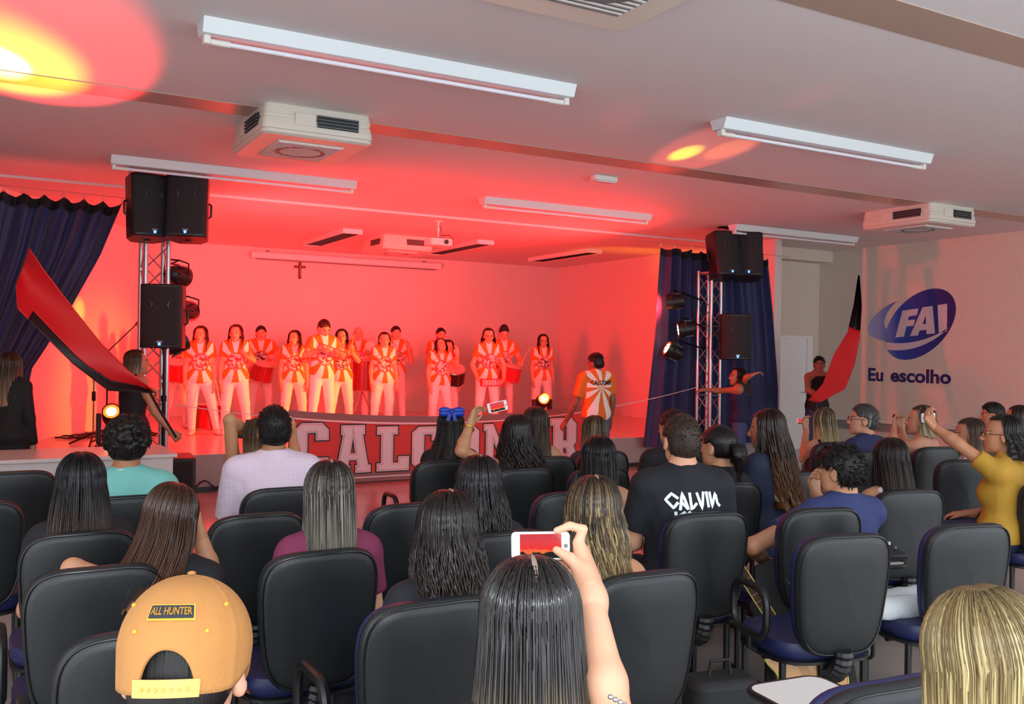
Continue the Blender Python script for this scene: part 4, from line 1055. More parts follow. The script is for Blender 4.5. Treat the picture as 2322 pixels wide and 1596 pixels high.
    # head
    Hd = Sdf(); tr = lambda p: hc + Rh @ (np.array(p, float) * hs)
    E = lambda c, rr, k=.02, sub=False: Hd.el(tr(c), np.array(rr) * hs, k, Rh, sub)
    E((0, -.012, .03), (.078, .098, .093)); E((0, .032, -.03), (.062 if f_ else .065, .066, .085)); E((0, .04, -.078), (.046 if f_ else .053, .048, .036)); E((0, .078, -.1), (.02, .017, .017))
    if face:
        Hd.rc(tr((0, .096, .008)), tr((0, .113, -.026)), .008 * hs, .012 * hs, .012)
        for s in (-1, 1):
            E((s * .011, .104, -.031), (.009, .01, .008), .008)
            E((s * .03, .103, .006), (.017, .014, .011), .012, True)
            E((s * .03, .0845, .005), (.013, .012, .0115), .003)
            E((s * .034, .089, .024), (.02, .008, .006), .012)
        E((0, .092, -.057), (.021, .011, .006), .006); E((0, .09, -.067), (.018, .011, .006), .006)
    for s in (-1, 1):
        E((s * .079, -.004, -.008), (.011, .022, .033), .008); E((s * .081, -.0, -.03), (.01, .012, .014), .008)
        E((s * .089, .004, -.002), (.006, .011, .017), .006, True)
    Hd.rc(hc + Rh @ np.array((0, -.02, -.03)), hc + Rh @ np.array((0, -.03, -.105)), nr, nr * .98, .02)
    bm.append(Hd.mesh(hh))
    nb = sum(len(q[1]) for q in bm[:-1])
    def asg(c):
        l = ((c - hc) @ np.array(Rh)) / hs; o = np.zeros(len(c))
        if not face: return o
        x, y, z = np.abs(l[:, 0]), l[:, 1], l[:, 2]; hd = np.zeros(len(c), bool); hd[nb:] = True
        o[hd & (y > .075) & (((x / .022) ** 2 + ((z + .061) / .0115) ** 2) < 1)] = 1
        o[hd & (y > .06) & ((((x - .03) / .0105) ** 2 + ((z - .005) / .006) ** 2) < 1)] = 2
        o[hd & (y > .06) & ((((x - .035) / .019) ** 2 + ((z - .0255) / .0045) ** 2) < 1)] = 3
        return o
    body = np_obj('body', bm, [sk, lip_m, eye_m, brow_m], r, asg)
    # clothes
    if shirt_kind != 'none':
        inf = .013
        tz = {'tube': sh_z - .10, 'off': sh_z - .05}.get(shirt_kind)
        use = torso if shirt_kind not in ('tube', 'off', 'tank') else torso[3:]
        add(T, use, inf)
        if shirt_kind == 'tank':
            for s in (-1, 1):
                T.rc(cc + (s * .085, -.075, .08), shc + (s * .085, -.035, .045), .034, .02, .03); T.rc(shc + (s * .085, -.035, .045), shc + (s * .085, .03, .04), .02, .02, .02); T.rc(cc + (s * .085, .06, .08), shc + (s * .085, .03, .04), .03, .02, .03)
        if pose != 'sit' or True: T.el(hip + (0, 0, .04 if pose == 'sit' else .03), np.array((.178 if f_ else .178, .13, .11)) + inf * .6, .05)
        if shirt_kind in ('tee', 'long', 'polo', 'cap'):
            for s in (-1, 1):
                shp, el_, wr, sp_, k_ = A[s]
                if shirt_kind == 'long': T.rc(shp, el_, .066 * k_, .052 * k_, .03); T.rc(el_, wr, .052 * k_, .04 * k_, .02, cut=True)
                else:
                    e2 = shp + (el_ - shp) * sleeve; T.rc(shp, e2, .064 * k_ * bulk, .062 * k_, .03, cut=True)
        if shirt_kind in ('tee', 'polo', 'long', 'cap'): T.rc(neck + (0, 0, -.02), neck + (0, .004, .028 if shirt_kind != 'polo' else .05), nr + .035, nr + .012, .03, cut=True)
        clip = None
        zcut = hip[2] - .05 if pose == 'sit' else hip[2] - .075
        def clip(X, Y, Z, zc=zcut, tz=tz):
            d = zc - Z + 0 * X + 0 * Y
            return np.maximum(d, Z - tz) if tz else d
        v, f = T.mesh(h, noise=.0018, clip=clip)
        np_obj('shirt', [(v, f)], [shirt_mat or cloth_mat(shirt)], r)
    if trousers:
        Q = Sdf(); Q.el(hip, np.array((.172 if f_ else .17, .128, .13)) * (bulk, bulk, 1) + .006, .05)
        for p in lg_: Q.rc(p[0], p[1], p[2] + .010, p[3] + .010, .03)
        np_obj('trousers', [Q.mesh(h, noise=.0012)], [trousers_mat or cloth_mat(trousers)], r)
        if pose != 'sit' and shoes:
            for s, sp_ in ((-1, (legs or (.1, .1))[0]), (1, (legs or (.1, .1))[1])):
                q = Sdf(); an = np.array([s * (.08 + sp_), hip[1], .055 * H]); q.rc(an + (0, -.03, -.045), an + (s * .02, .15, -.058), .046, .036, .03); q.rc(an, an + (0, -.01, -.03), .048, .05, .03)
                np_obj('shoe', [q.mesh(h, clip=lambda X, Y, Z: 0.004 - Z + 0 * X + 0 * Y)], [cloth_mat(shoes)], r)
    if hair:
        kw = dict(hair); kind = kw.pop('kind'); root, tip = kw.pop('col'); st = kw.pop('streak', None)
        M = hair_mat(root, tip, st, kw.pop('gloss', .34 if kind in ('long', 'pony') else .58), kw.pop('spec', .30))
        if kind == 'long': long_hair(r, hc, Rh, M, hs=hs, **kw)
        elif kind == 'pony':
            short_hair(r, hc, Rh, M, thick=.012, line=.05, nape=-.06, hs=hs, tuft_n=60)
            b0 = hc + Rh @ np.array((0, -.115, .02)); L = kw.get('L', .3); rg = np.random.RandomState(3); parts = []; UV = []
            cols = []
            nu = 26
            for i in range(nu):
                th = 2 * math.pi * i / nu; col = []
                for j in range(20):
                    t = j / 19; rad = (.022 + .026 * math.sin(math.pi * min(1, t * 1.2 + .1)) ** .8) * (1 - .75 * max(0, t - .6) / .4) * (1 + .12 * rg.uniform(-1, 1))
                    p = b0 + np.array([0, -.05 * math.sin(min(1, t * 3) * math.pi / 2), .02 * math.sin(min(1, t * 4) * math.pi) - L * t * (.3 + .7 * t)])
                    col.append(p + np.array([math.cos(th) * rad, math.sin(th) * rad * .8, 0])); UV.append((i / nu * .4, t))
                cols.append(col)
            np_obj('ponytail', [lofted(cols, 20)], [M], r, uv=np.array(UV))
        else: short_hair(r, hc, Rh, M, hs=hs, **kw)
    r['_hc'] = [float(x) for x in hc]
    del r['_hc']
    return r, hc, Rh, A, sh_z
def on_head(loc, hc, yaw): pass
# ------------------------------------------------------------------ the audience's chairs
ROWS = [
 (.39, 2.58, 0, 'empty chair straight in front of the person in the tan cap', -1, 0), (1.167, 2.51, 0, 'chair of the person in black lace at the front centre', -1, 0),
 (1.95, 2.51, 3, 'large chair back beside the raised phone and bare arm', 0, 1), (3.12, 2.68, 13, 'empty chair with a navy seat, loop armrest and black bellows', -1, 1),
 (3.82, 2.60, 14, 'empty chair beside the mixing console', 0, -2), (.35, 3.38, 0, 'chair of the black-clad person leaning a cheek on one hand', -1, 0),
 (1.09, 3.30, 0, 'chair of the person in the burgundy top', 0, 0), (1.87, 3.33, 0, 'chair back half hidden by the phone held up in landscape', 0, 0),
 (2.95, 3.33, 10, 'chair of the person in the black CALVIN shirt', 0, 0), (3.55, 3.19, 14, 'chair of the bearded person in the navy polo shirt', 0, 0),
 (4.50, 3.42, 16, 'scuffed chair of the person in the white tank top', 0, 1), (5.72, 3.30, 30, 'chair of the person in mustard, with a loop armrest', -1, 0),
 (.36, 4.04, 0, 'chair of the person in black left of the teal polo shirt', 0, 0), (1.08, 4.15, 0, 'empty chair right behind the man in the pale pink shirt', 0, 0),
 (1.80, 4.14, 0, 'empty chair in front of the open red-lit floor', 0, 0), (2.72, 4.13, 6, 'chair of the person in the off-shoulder black top', 0, 0),
 (3.77, 4.07, 10, 'chair directly right of the CALVIN shirt', 0, 0), (4.46, 4.24, 14, 'chair beside the long hair of the person turning aside', 0, 0),
 (6.24, 4.26, 34, 'narrow-looking angled chair in front of the mustard shirt', -1, 0), (-.02, 5.0, 0, 'chair cut by the left picture edge, in the nearer of two rows', 0, 0),
 (.645, 4.91, 0, 'chair of the person in the teal polo shirt', 0, 0), (1.40, 4.88, 0, 'chair of the man in the pale pink shirt', 0, 0),
 (3.0, 5.10, 5, 'chair of the person with crossed black straps raising a phone', 0, 0), (3.46, 4.92, 5, 'low dark chair between the dark off-shoulder top and the CALVIN shirt', 0, 0),
 (.2, 6.12, 0, 'chair below the white desk at the left picture edge', 0, 0), (2.72, 5.69, 3, 'chair of the person with the blue bow', -1, 0),
 (3.50, 5.60, 4, 'chair right behind the raised bracelet arm, before the banner', 0, 0), (4.08, 5.76, 6, 'farthest chair before the right end of the banner', 0, 0),
 (6.42, 5.62, 14, 'chair of the person in the black sleeveless top holding a phone', 0, 0), (6.90, 4.98, 18, 'chair below the bare-shouldered person photographing at right', 0, 0),
 (6.12, 4.95, 12, 'chair of the grey-haired man with glasses', 0, 0), (7.75, 4.95, 18, 'chair of the person in turquoise at the right edge', 0, 0),
 (1.80, 1.42, 6, 'nearest chair at the bottom edge, navy rim and swung-over tablet', 0, 2)]
for x, y, rz, lb, am, tb in ROWS: chair(x, y, rz, lb, am, tb)

# ------------------------------------------------------------------ phones and other held things
def screen_mat(name, kind=0):
    m, nt, b = base(name); b.inputs['Roughness'].default_value = .1
    tc = N(nt, 'ShaderNodeTexCoord'); sp = N(nt, 'ShaderNodeSeparateXYZ'); nt.links.new(tc.outputs['Generated'], sp.inputs[0])
    n = N(nt, 'ShaderNodeTexNoise'); n.inputs['Scale'].default_value = 7; n.inputs['Detail'].default_value = 4; nt.links.new(tc.outputs['Generated'], n.inputs['Vector'])
    ad = N(nt, 'ShaderNodeMath', operation='MULTIPLY_ADD'); ad.inputs[1].default_value = .42; nt.links.new(n.outputs['Fac'], ad.inputs[0]); nt.links.new(sp.outputs['Y'], ad.inputs[2])
    cr = N(nt, 'ShaderNodeValToRGB'); e = cr.color_ramp.elements
    e[0].position = .30; e[0].color = lin('#101410'); e[1].position = 1.1; e[1].color = lin('#d83a44')
    e.new(.42).color = lin('#1a1412'); e.new(.47).color = lin('#f0702a'); e.new(.52).color = lin('#ff6a3c'); e.new(.6).color = lin('#f02a2a'); e.new(.85).color = lin('#e8383c')
    nt.links.new(ad.outputs[0], cr.inputs[0]); nt.links.new(cr.outputs[0], b.inputs['Emission Color']); b.inputs['Emission Strength'].default_value = 1.0
    b.inputs['Base Color'].default_value = (.01, .01, .01, 1); return m
scr = screen_mat('phone_screen')
ph_white = mat('phone_white', '#e9e9ea', .25, var=.01); ph_black = mat('phone_black', '#141416', .25)
def phone(label, loc, normal, right, w=.124, h_=.059, body=None, screen=True, th=.0085):
    """landscape phone; normal points from the screen to the viewer, right along the long side"""
    r = empty('smartphone', loc, label=label, cat='phone', group='phones held up by the audience')
    n = Vector(normal).normalized(); x = Vector(right); x = (x - n * x.dot(n)).normalized(); z = x.cross(-n)
    z = z if z.z > 0 else -z
    M = Matrix((x, z, n)).transposed().to_4x4()
    MB().prism(rrect(w, h_, .009, 5), -th, 0, M).build('case', body or ph_white, r, bevel=.0012)
    s = MB().box((-w * .355, -h_ * .435, 0), (w * .355, h_ * .435, .0006)).build('screen', scr if screen else ph_black, r, smooth=False)
    s.data.transform(Matrix.Identity(4)); s.matrix_local = M
    MB().lathe([(.0045, .0002), (.0045, .0008), (.0035, .0008)], 14, M @ Matrix.Translation((w * .43, 0, 0))).build('home_button', grey_pl, r)
    MB().box((-w * .3, h_ / 2 - .0005, -th * .7), (-w * .2, h_ / 2 + .001, -th * .3), M).build('side_button', grey_pl, r)
    return r
def glasses(parent, hc, Rh, hs=1.):
    T = lambda p: tuple(hc + Rh @ (np.array(p) * hs)); mb = MB()
    for s in (-1, 1):
        mb.tube([T((s * .032 + .023 * math.cos(a), .112 - .012 * abs(math.cos(a)) * (1 if s * math.cos(a) > 0 else 0), .004 + .016 * math.sin(a))) for a in np.linspace(0, 2 * math.pi, 15)[:-1]], .0018, 5, closed=True)
        mb.tube([T((s * .056, .10, .008)), T((s * .078, .06, .008)), T((s * .086, -.005, .006))], .002, 5)
    mb.tube([T((-.009, .117, .006)), T((.009, .117, .006))], .0018, 5)
    return mb.build('glasses', ph_black, parent)
class Who:
    """a seated or standing person placed by where the crown of the head is"""
    def __init__(s, u, v, y, label, yaw=0, z0=0., **kw):
        p = at(u, v, y=y); s.loc = np.array([p[0], p[1], z0]); s.yaw = yaw; s.z0 = z0; s.top = p[2] - z0 - kw.pop('crown', .012)
        if 'px_arms' in kw:
            kw['arms'] = {k: tuple([s.L(a[0]), s.L(a[1]), s.V(a[2]), s.V(a[3]), s.V(a[4])] + list(a[5:])) for k, a in kw.pop('px_arms').items()}
        s.r, s.hc, s.Rh, s.A, s.shz = person(label, tuple(s.loc), yaw, top=s.top, **kw)
    def L(s, w):
        d = np.array(w, float) - s.loc; c, q = math.cos(R_(s.yaw)), math.sin(R_(s.yaw))
        return np.array([d[0] * c - d[1] * q, d[0] * q + d[1] * c, d[2]])
    def V(s, w):
        c, q = math.cos(R_(s.yaw)), math.sin(R_(s.yaw)); return np.array([w[0] * c - w[1] * q, w[0] * q + w[1] * c, w[2]])
GA = 'seated audience'
S_LIGHT, S_MID, S_TAN = '#d7a283', '#c08a68', '#a8714f'
# A: tan cap, nearest at the left
wA = Who(425, 1292, 1.52, 'person seen from behind in a tan baseball cap worn backwards', yaw=16, sex='m', shirt='#23252c', skin='#d49a80', h=.009, hh=.0045, crown=.022, head=(8, 15, 0), group=GA, hs=1.04,
         hair=dict(kind='short', col=('#120e0d', '#1a1513'), thick=.003, line=.03, nape=-.10, tuft_n=0, h=.0045))
def make_cap(w):
    hc, Rh = w.hc, w.Rh; hs = 1.04; par = w.r
    tan = mat('tan_cap_cotton', '#a9743d', .9, var=.08, scale=30, bump=.25, bscale=350); gold = mat('gold_thread', '#d8a02c', .5, var=.1, bump=.3, bscale=600); drk = mat('dark_patch', '#20242e', .8); strap = mat('tan_strap', '#d0a050', .45)
    T = lambda p: tuple(hc + Rh @ (np.array(p) * hs))
    def surf(th, ph, k=0.):   # th 0 at the back; ph 0 crown .. 1 rim
        a = R_(90) * min(1, ph / .66); s = math.sin(a) ** .92; dn = max(0, ph - .66) / .34
        return np.array([(.096 + k) * (s - .05 * dn) * math.sin(th), -(.119 + k) * (s - .05 * dn) * math.cos(th) - .008, .030 + (.104 + k) * math.cos(a) - .066 * dn])
    cols = []; nu = 168; nv = 24
    for i in range(nu):
        th = 2 * math.pi * i / nu - math.pi; col = []
        seam = .0012 * math.exp(-(((th / (math.pi / 3) + .5) % 1 - .5) * 18) ** 2)
        rim = .97
        if abs(th) < .44: rim = .97 - .31 * math.sqrt(max(0, 1 - (abs(th) / .44) ** 2))   # arched opening at the back
        rim -= .16 * math.exp(-((abs(th) - 1.62) / .42) ** 2)
        for j in range(nv): col.append(T(surf(th, rim * j / (nv - 1), seam)))
        for j in (1, 2): col.append(T(surf(th, rim, -.003 * j)))
        cols.append(col)
    o = np_obj('cap', [lofted(cols, nv)], [tan], par)
    o['label'] = 'tan baseball cap with a dark embroidered patch'
    # brim in front, strap behind, patch with gold lettering, eyelets, top button
    P = []
    for i in range(15):
        a = -1.1 + 2.2 * i / 14; P.append([T(surf(math.pi - a, .97)), T(surf(math.pi - a, .97) * np.array((1.05, 1.5, 1)) + np.array((0, .02 * math.cos(a), -.015)))])
    mb = MB(); mb.grid(P); mb.grid([[tuple(Vector(q) + Vector((0, 0, -.003))) for q in r_] for r_ in P]); mb.build('brim', tan, o)
    P = []
    for i in range(13):
        th = -.5 + i / 12; P.append([T(surf(th, ph, k)) for ph, k in ((.86, .003), (.985, .003), (.985, -.002), (.86, -.002), (.86, .003))])
    MB().grid(P).build('strap', strap, o)
    for i in range(7): MB().ball(T(surf(-.33 + .11 * i, .93, .0045)), .0028, 8, 6).build('strap_stud', strap, o)
    def onto(k):
        def f(co): return Vector(T(surf(co.x / .112, .45 + (-co.z) / .26, k + max(0, -co.y * 0))))
        return f
    pm = [[(x, y) for x, y in rrect(.100, .024, .004, 3)]]
    def grid_patch(name, w_, h_, k, material):
        P = [[onto(k)(Vector((w_ * (i / 12 - .5), 0, h_ * (j / 4 - .5)))) for j in range(5)] for i in range(13)]
        return MB().grid([[tuple(q) for q in r_] for r_ in P]).build(name, material, o)
    grid_patch('patch_border', .084, .026, .0022, gold); grid_patch('patch', .078, .0205, .0036, drk)
    text_mesh('patch_lettering', 'ALL HUNTER', .0165, gold, o, depth=.0006, bold=.0003, sx=.74, warp=onto(.0046))
    MB().ball(T(surf(0, 0, .003)), (.007, .007, .004), 10, 6).build('top_button', tan, o)
    for th in (-.95, -.55, .55, .95): MB().ball(T(surf(th, .56 if abs(th) < .7 else .40, .001)), (.0035, .0035, .0035), 8, 6).build('eyelet', gold, o)
make_cap(wA)
# B: phone held up in landscape, nearest in the middle
ph = at(1226, 1238, d=1.98)
AB = lambda u, v, d: at(u, v, d=d)
wB = Who(1203, 1262, 1.56, 'person in a studded black top holding a white phone up with one hand', yaw=24, shirt='#16171c', skin=S_LIGHT, h=.009, group=GA, head=(0, 8, 0), face=False,
         px_arms={1: (AB(1392, 1640, 1.72), AB(1338, 1352, 1.90), AB(1310, 1240, 2.0) - AB(1338, 1352, 1.90), -_CX, (-1, 0, 0), 30)},
         hair=dict(kind='long', col=('#171212', '#8d7650'), L=.42, nu=220, locks=520, taper=1.28, back=.08, seed=4, vol=1.04, gloss=.25, spec=.6, rag=.04, parting=52))
# her hand around the phone, shaped finger by finger, is part of the body mesh
def add_hand_to(who, body_name='body'):
    q = Sdf(); K = lambda u, v, d: who.L(at(u, v, d=d))
    w0 = K(1340, 1360, 1.90)
    for (u, v, d_) in ((1312, 1232, 1.985), (1322, 1248, 2.0), (1326, 1266, 2.005), (1324, 1284, 2.0)): q.rc(w0, K(u, v, d_), .024, .0125, .022)
    F = [[(1312, 1228, 1.985), (1322, 1200, 1.985), (1292, 1192, 1.98), (1262, 1203, 1.97)], [(1322, 1248, 2.0), (1312, 1262, 2.03), (1275, 1262, 2.025), (1240, 1256, 2.01)],
         [(1326, 1266, 2.0), (1312, 1278, 2.02), (1282, 1284, 2.01), (1258, 1277, 1.99)], [(1324, 1284, 2.0), (1308, 1296, 2.0), (1284, 1300, 1.99), (1266, 1290, 1.98)]]
    for fg in F:
        rs = (.0115, .0098, .0088, .0072)
        for a in range(3): q.rc(K(*fg[a]), K(*fg[a + 1]), rs[a], rs[a + 1], .004)
    q.rc(K(1336, 1338, 1.90), K(1322, 1296, 1.93), .021, .016, .02); q.rc(K(1322, 1296, 1.93), K(1293, 1266, 1.945), .0155, .0118, .008); q.rc(K(1293, 1266, 1.945), K(1262, 1247, 1.955), .0118, .0085, .005)
    q.rc(K(1352, 1420, 1.86), w0, .028, .026, .02)
    v, f = q.mesh(.0032)
    b_ = [c for c in who.r.children if c.name.startswith('body')][0]; me = b_.data
    bm = bmesh.new(); bm.from_mesh(me)
    # drop the generic right hand beyond the wrist, keep the arm
    wr = who.A[1][2]; dr = np.array(who.A[1][3][2]); dr = dr / np.linalg.norm(dr)
    kill = [x for x in bm.verts if (np.array(x.co) - wr) @ dr > .012 and np.linalg.norm(np.array(x.co) - wr) < .24]
    bmesh.ops.delete(bm, geom=kill, context='VERTS')
    nv = [bm.verts.new(tuple(p)) for p in v]
    for t in f:
        try: fc = bm.faces.new([nv[i] for i in t]); fc.smooth = True
        except ValueError: pass
    bm.to_mesh(me); bm.free()
add_hand_to(wB)
phone('white phone held up in landscape by the nearest bare arm', tuple(ph), tuple(-_FW + .02 * _CX), tuple(_CX + .01 * _CY))
stud = mat('silver_stud', '#b8bcc4', .2, metal=.9)
for k in range(7):
    p = wB.L(at(1384 + 11 * k, 1580 + 6 * k, d=1.55)); MB().ball(tuple(p), .0045, 8, 6).build('stud', stud, wB.r)
# C: fair hair, cut by the right edge
Who(2245, 1338, .98, 'person at the bottom right corner, very near, head tilted over', yaw=44, shirt='#4a4f58', skin='#d9a68a', h=.01, group=GA, head=(-6, 12, -10),
    hair=dict(kind='long', col=('#6e5c3c', '#a8925e'), streak='#c6b280', L=.20, nu=200, locks=600, taper=.85, back=.0, seed=9, vol=1.08, gloss=.38))
# row 1
Who(1012, 1108, 2.70, 'person in a black lace top with blue jeans', yaw=10, shirt='#15151d', trousers='#33507c', skin=S_MID, h=.010, group=GA, head=(-6, 6, 0),
    hair=dict(kind='long', col=('#1b1412', '#2c1f1a'), L=.27, nu=180, locks=420, taper=1.2, parting=20, back=.09, seed=2, curl=.004, wide=.1, rag=.10, gloss=.3))
Who(1345, 1075, 2.70, 'person with bare shoulders in front of the raised phone', yaw=20, shirt='#24252c', shirt_kind='tube', skin=S_MID, h=.010, group=GA, head=(0, 4, 0),
    hair=dict(kind='long', col=('#33261d', '#7d6644'), streak='#a08858', L=.27, nu=180, locks=420, taper=1.12, parting=24, back=.09, seed=3, curl=.005, wide=.1, gloss=.32))
# row 2
Who(372, 1093, 3.55, 'person in black leaning a cheek on one hand behind the tan cap', yaw=14, shirt='#15161c', skin=S_MID, h=.011, group=GA, head=(16, 14, 12), tors_roll=.02, lean=.10,
    px_arms={1: (at(476, 1300, y=3.62), at(455, 1215, y=3.66), (-.1, .25, 1), (-1, .2, 0), (0, -1, .2), 55), -1: (at(165, 1290, y=3.6), at(190, 1345, y=3.85), (.5, 1, 0), (0, 0, -1), (1, 0, 0), 30)},
    hair=dict(kind='long', col=('#3a2012', '#5c2e14'), L=.30, nu=170, locks=360, taper=1.1, back=.12, seed=5, sway=(-.10, -.04), gloss=.25, spec=.55))
Who(747, 1040, 3.47, 'person in a burgundy short-sleeved top', yaw=12, shirt='#77284a', sleeve=.55, skin=S_LIGHT, h=.011, group=GA, head=(-2, 2, 0),
    hair=dict(kind='long', col=('#241d19', '#7d7668'), streak='#aaa294', L=.27, nu=170, locks=380, parting=22, taper=1.0, back=.06, seed=6, gloss=.36))
Who(1085, 1028, 3.50, 'person whose back is hidden by a chair beside the white phone', yaw=16, shirt='#1a1a20', skin=S_MID, h=.012, group=GA,
    hair=dict(kind='long', col=('#171214', '#271c1a'), L=.33, nu=170, locks=320, parting=16, taper=1.35, back=.10, seed=7, curl=.004, wide=.16, gloss=.3))
wR = Who(1545, 935, 3.52, 'man in a black shirt with white CALVIN lettering across the back', yaw=24, sex='m', shirt='#10121a', skin='#d0987a', h=.010, group=GA, head=(-8, 2, 0), sleeve=.75, bulk=1.04,
    hair=dict(kind='short', col=('#33261e', '#4a382c'), thick=.007, line=.05, nape=-.085, tuft_n=900, tl=.012, h=.005, gloss=.5))
Who(1903, 1010, 3.40, 'bearded person in a navy polo shirt resting the chin on a hand', yaw=12, sex='m', shirt='#2c3766', shirt_kind='polo', sleeve=.6, skin=S_MID, trousers='#2b3a66', h=.011, group=GA, head=(-34, 6, 0), bulk=1.04, hh=.0055,
    px_arms={-1: (at(1706, 1238, y=3.42), at(1738, 1275, y=3.75), (.7, .7, 0), (0, 0, -1), (1, 0, 0), 30), 1: (at(1900, 1190, y=3.7), at(1850, 1120, y=3.62), (-.4, 0, 1), (.3, -1, 0), (1, 0, .2), 60)},
    hair=dict(kind='short', col=('#15100f', '#231a17'), thick=.024, line=.05, nape=-.09, tuft_n=600, tl=.03, h=.006))
Who(2015, 990, 3.60, 'person in a white tank top in front of the scuffed chair', yaw=18, shirt='#d8d8d8', shirt_kind='tank', skin=S_MID, h=.012, group=GA, head=(-10, 2, 0),
    hair=dict(kind='long', col=('#241814', '#3a2a20'), L=.28, nu=120, locks=140, taper=1.05, back=.08, seed=8))
wZ = Who(2270, 937, 3.60, 'person in a mustard T-shirt stretching one arm out with a phone', yaw=-14, shirt='#b08526', sleeve=.55, skin='#b57a58', trousers='#1e2746', h=.011, group=GA, head=(-30, 0, 0), hh=.0055,
    px_arms={-1: (at(2172, 1006, y=3.72), at(2118, 968, y=3.86), (-.5, .3, .8), (.3, -1, 0), (.6, 0, .4), 60)},
    hair=dict(kind='long', col=('#15100f', '#221a17'), L=.18, nu=110, locks=120, taper=.95, back=.08, seed=10, theta_f=95, curl=.004))
glasses(wZ.r, wZ.hc, wZ.Rh)
phone('white phone at the end of the stretched mustard-sleeved arm', tuple(at(2106, 947, y=3.95)), tuple(-_FW * .9 + .45 * _CX), tuple(_CX), body=ph_white)
# row 3
Who(185, 1022, 4.20, 'person in black sitting left of the teal polo shirt, nearer', yaw=6, shirt='#14141a', skin=S_MID, h=.011, group=GA, head=(2, 2, 0),
    hair=dict(kind='long', col=('#151113', '#5c3a2c'), L=.38, nu=170, locks=320, taper=1.35, back=.09, seed=11, wide=.1, gloss=.28))
Who(1357, 985, 4.28, 'person in an off-shoulder black top', yaw=18, shirt='#14141c', shirt_kind='off', skin=S_MID, h=.012, group=GA,
    hair=dict(kind='long', col=('#171214', '#201818'), L=.32, nu=120, locks=130, taper=1.25, back=.09, seed=12, sway=(-.06, 0), gloss=.28))
Who(1628, 962, 4.24, 'person in black with tied-back hair beside the CALVIN shirt', yaw=8, shirt='#15151b', skin=S_MID, h=.012, group=GA, head=(-24, 0, 0), hair=dict(kind='pony', col=('#161213', '#221a1a'), L=.26))
Who(1738, 925, 4.36, 'person in navy turning aside, long hair over the chair', yaw=-4, shirt='#1c2440', sleeve=.6, skin='#a86a50', h=.012, group=GA, head=(-30, 6, -6), trousers='#2f4a80',
    hair=dict(kind='long', col=('#2a1812', '#6a4220'), L=.52, nu=120, locks=170, taper=1.25, back=.10, seed=13, curl=.006, sway=(.02, -.05), wide=.2))
wY = Who(2196, 946, 4.42, 'person in a flowered red and white dress by the mustard shirt', yaw=-20, shirt='#8c4a50', shirt_mat=flower_mat(), trousers='#7a3a44', trousers_mat=flower_mat(), skin='#b57a5c', h=.013, group=GA, head=(-24, 4, 0),
    hair=dict(kind='long', col=('#3a2a20', '#5a4030'), L=.14, nu=110, locks=90, taper=.9, back=.04, seed=14, theta_f=100))
# row 4
wD = Who(290, 947, 5.07, 'person in a teal polo shirt with a white collar stripe', yaw=10, sex='m', shirt='#72b5ad', shirt_kind='polo', skin=S_TAN, h=.011, group=GA, head=(6, 0, 0), bulk=1.02,
    hair=dict(kind='short', col=('#17110f', '#241a16'), afro=.013, thick=.012, nape=-.07, tuft_n=700, tl=.014, h=.006))
wG = Who(622, 918, 5.06, 'man in a pale pink checked shirt at the left of the banner', yaw=14, sex='m', shirt='#d9c4d2', shirt_mat=check_mat(), shirt_kind='polo', sleeve=.95, skin=S_TAN, h=.011, group=GA, head=(-4, 0, 0), bulk=1.08,
    hair=dict(kind='short', col=('#15110f', '#1d1714'), thick=.013, line=.05, nape=-.085, tuft_n=700, tl=.014, h=.005))
Who(1527, 925, 4.95, 'person in a black T-shirt and glasses ahead of the CALVIN shirt', yaw=4, sex='m', shirt='#131318', sleeve=.7, skin=S_MID, h=.013, group=GA, head=(-14, 0, 0), bulk=1.1,
    hair=dict(kind='short', col=('#241a16', '#33261e'), thick=.01, tuft_n=200))
wW = Who(1957, 914, 5.12, 'grey-haired man in a navy T-shirt and glasses', yaw=-6, sex='m', shirt='#1d2550', sleeve=.6, skin='#c58a70', h=.012, group=GA, head=(-44, -4, 0), hh=.0055,
    hair=dict(kind='short', col=('#3a3836', '#5a5856'), thick=.012, line=.06, nape=-.09, tuft_n=400, tl=.016, streak='#8a8886'))
glasses(wW.r, wW.hc, wW.Rh)
wX = Who(2087, 917, 5.2, 'person with bare shoulders photographing with both hands at right', yaw=-6, shirt='#14141a', shirt_kind='off', skin='#c98f74', h=.012, group=GA, head=(-30, 0, 0),
    px_arms={-1: (at(2022, 1005, y=5.3), at(2028, 972, y=5.42), (.1, .1, 1), (.6, -1, 0), (.6, 0, 0), 55), 1: (at(2052, 1010, y=5.4), at(2044, 972, y=5.46), (-.1, .1, 1), (-.6, -1, 0), (-.6, 0, 0), 55)},
    hair=dict(kind='long', col=('#2e2218', '#8d7a58'), streak='#a8946c', L=.16, nu=100, locks=90, taper=.95, back=.05, seed=15, theta_f=100))
phone('dark phone with a red screen held in two hands before the wall', tuple(at(2036, 947, y=5.5)), tuple(-_FW + .1 * _CX), tuple(_CX), body=ph_black, w=.09, h_=.06)
Who(2249, 912, 5.95, 'person looking left beyond the mustard shirt', yaw=-10, shirt='#5a3038', skin='#b87858', h=.014, group=GA, head=(-40, 0, 0), hair=dict(kind='short', col=('#15100f', '#231917'), thick=.02, line=.05, tuft_n=150, tl=.02))
Who(2306, 917, 4.98, 'person in a turquoise top at the right picture edge', yaw=-8, shirt='#3fa0c0', skin='#b87858', h=.014, group=GA, head=(-20, 0, 0), hair=dict(kind='long', col=('#2a1c16', '#4a382c'), L=.12, nu=100, locks=90, taper=.95, back=.03, seed=16))
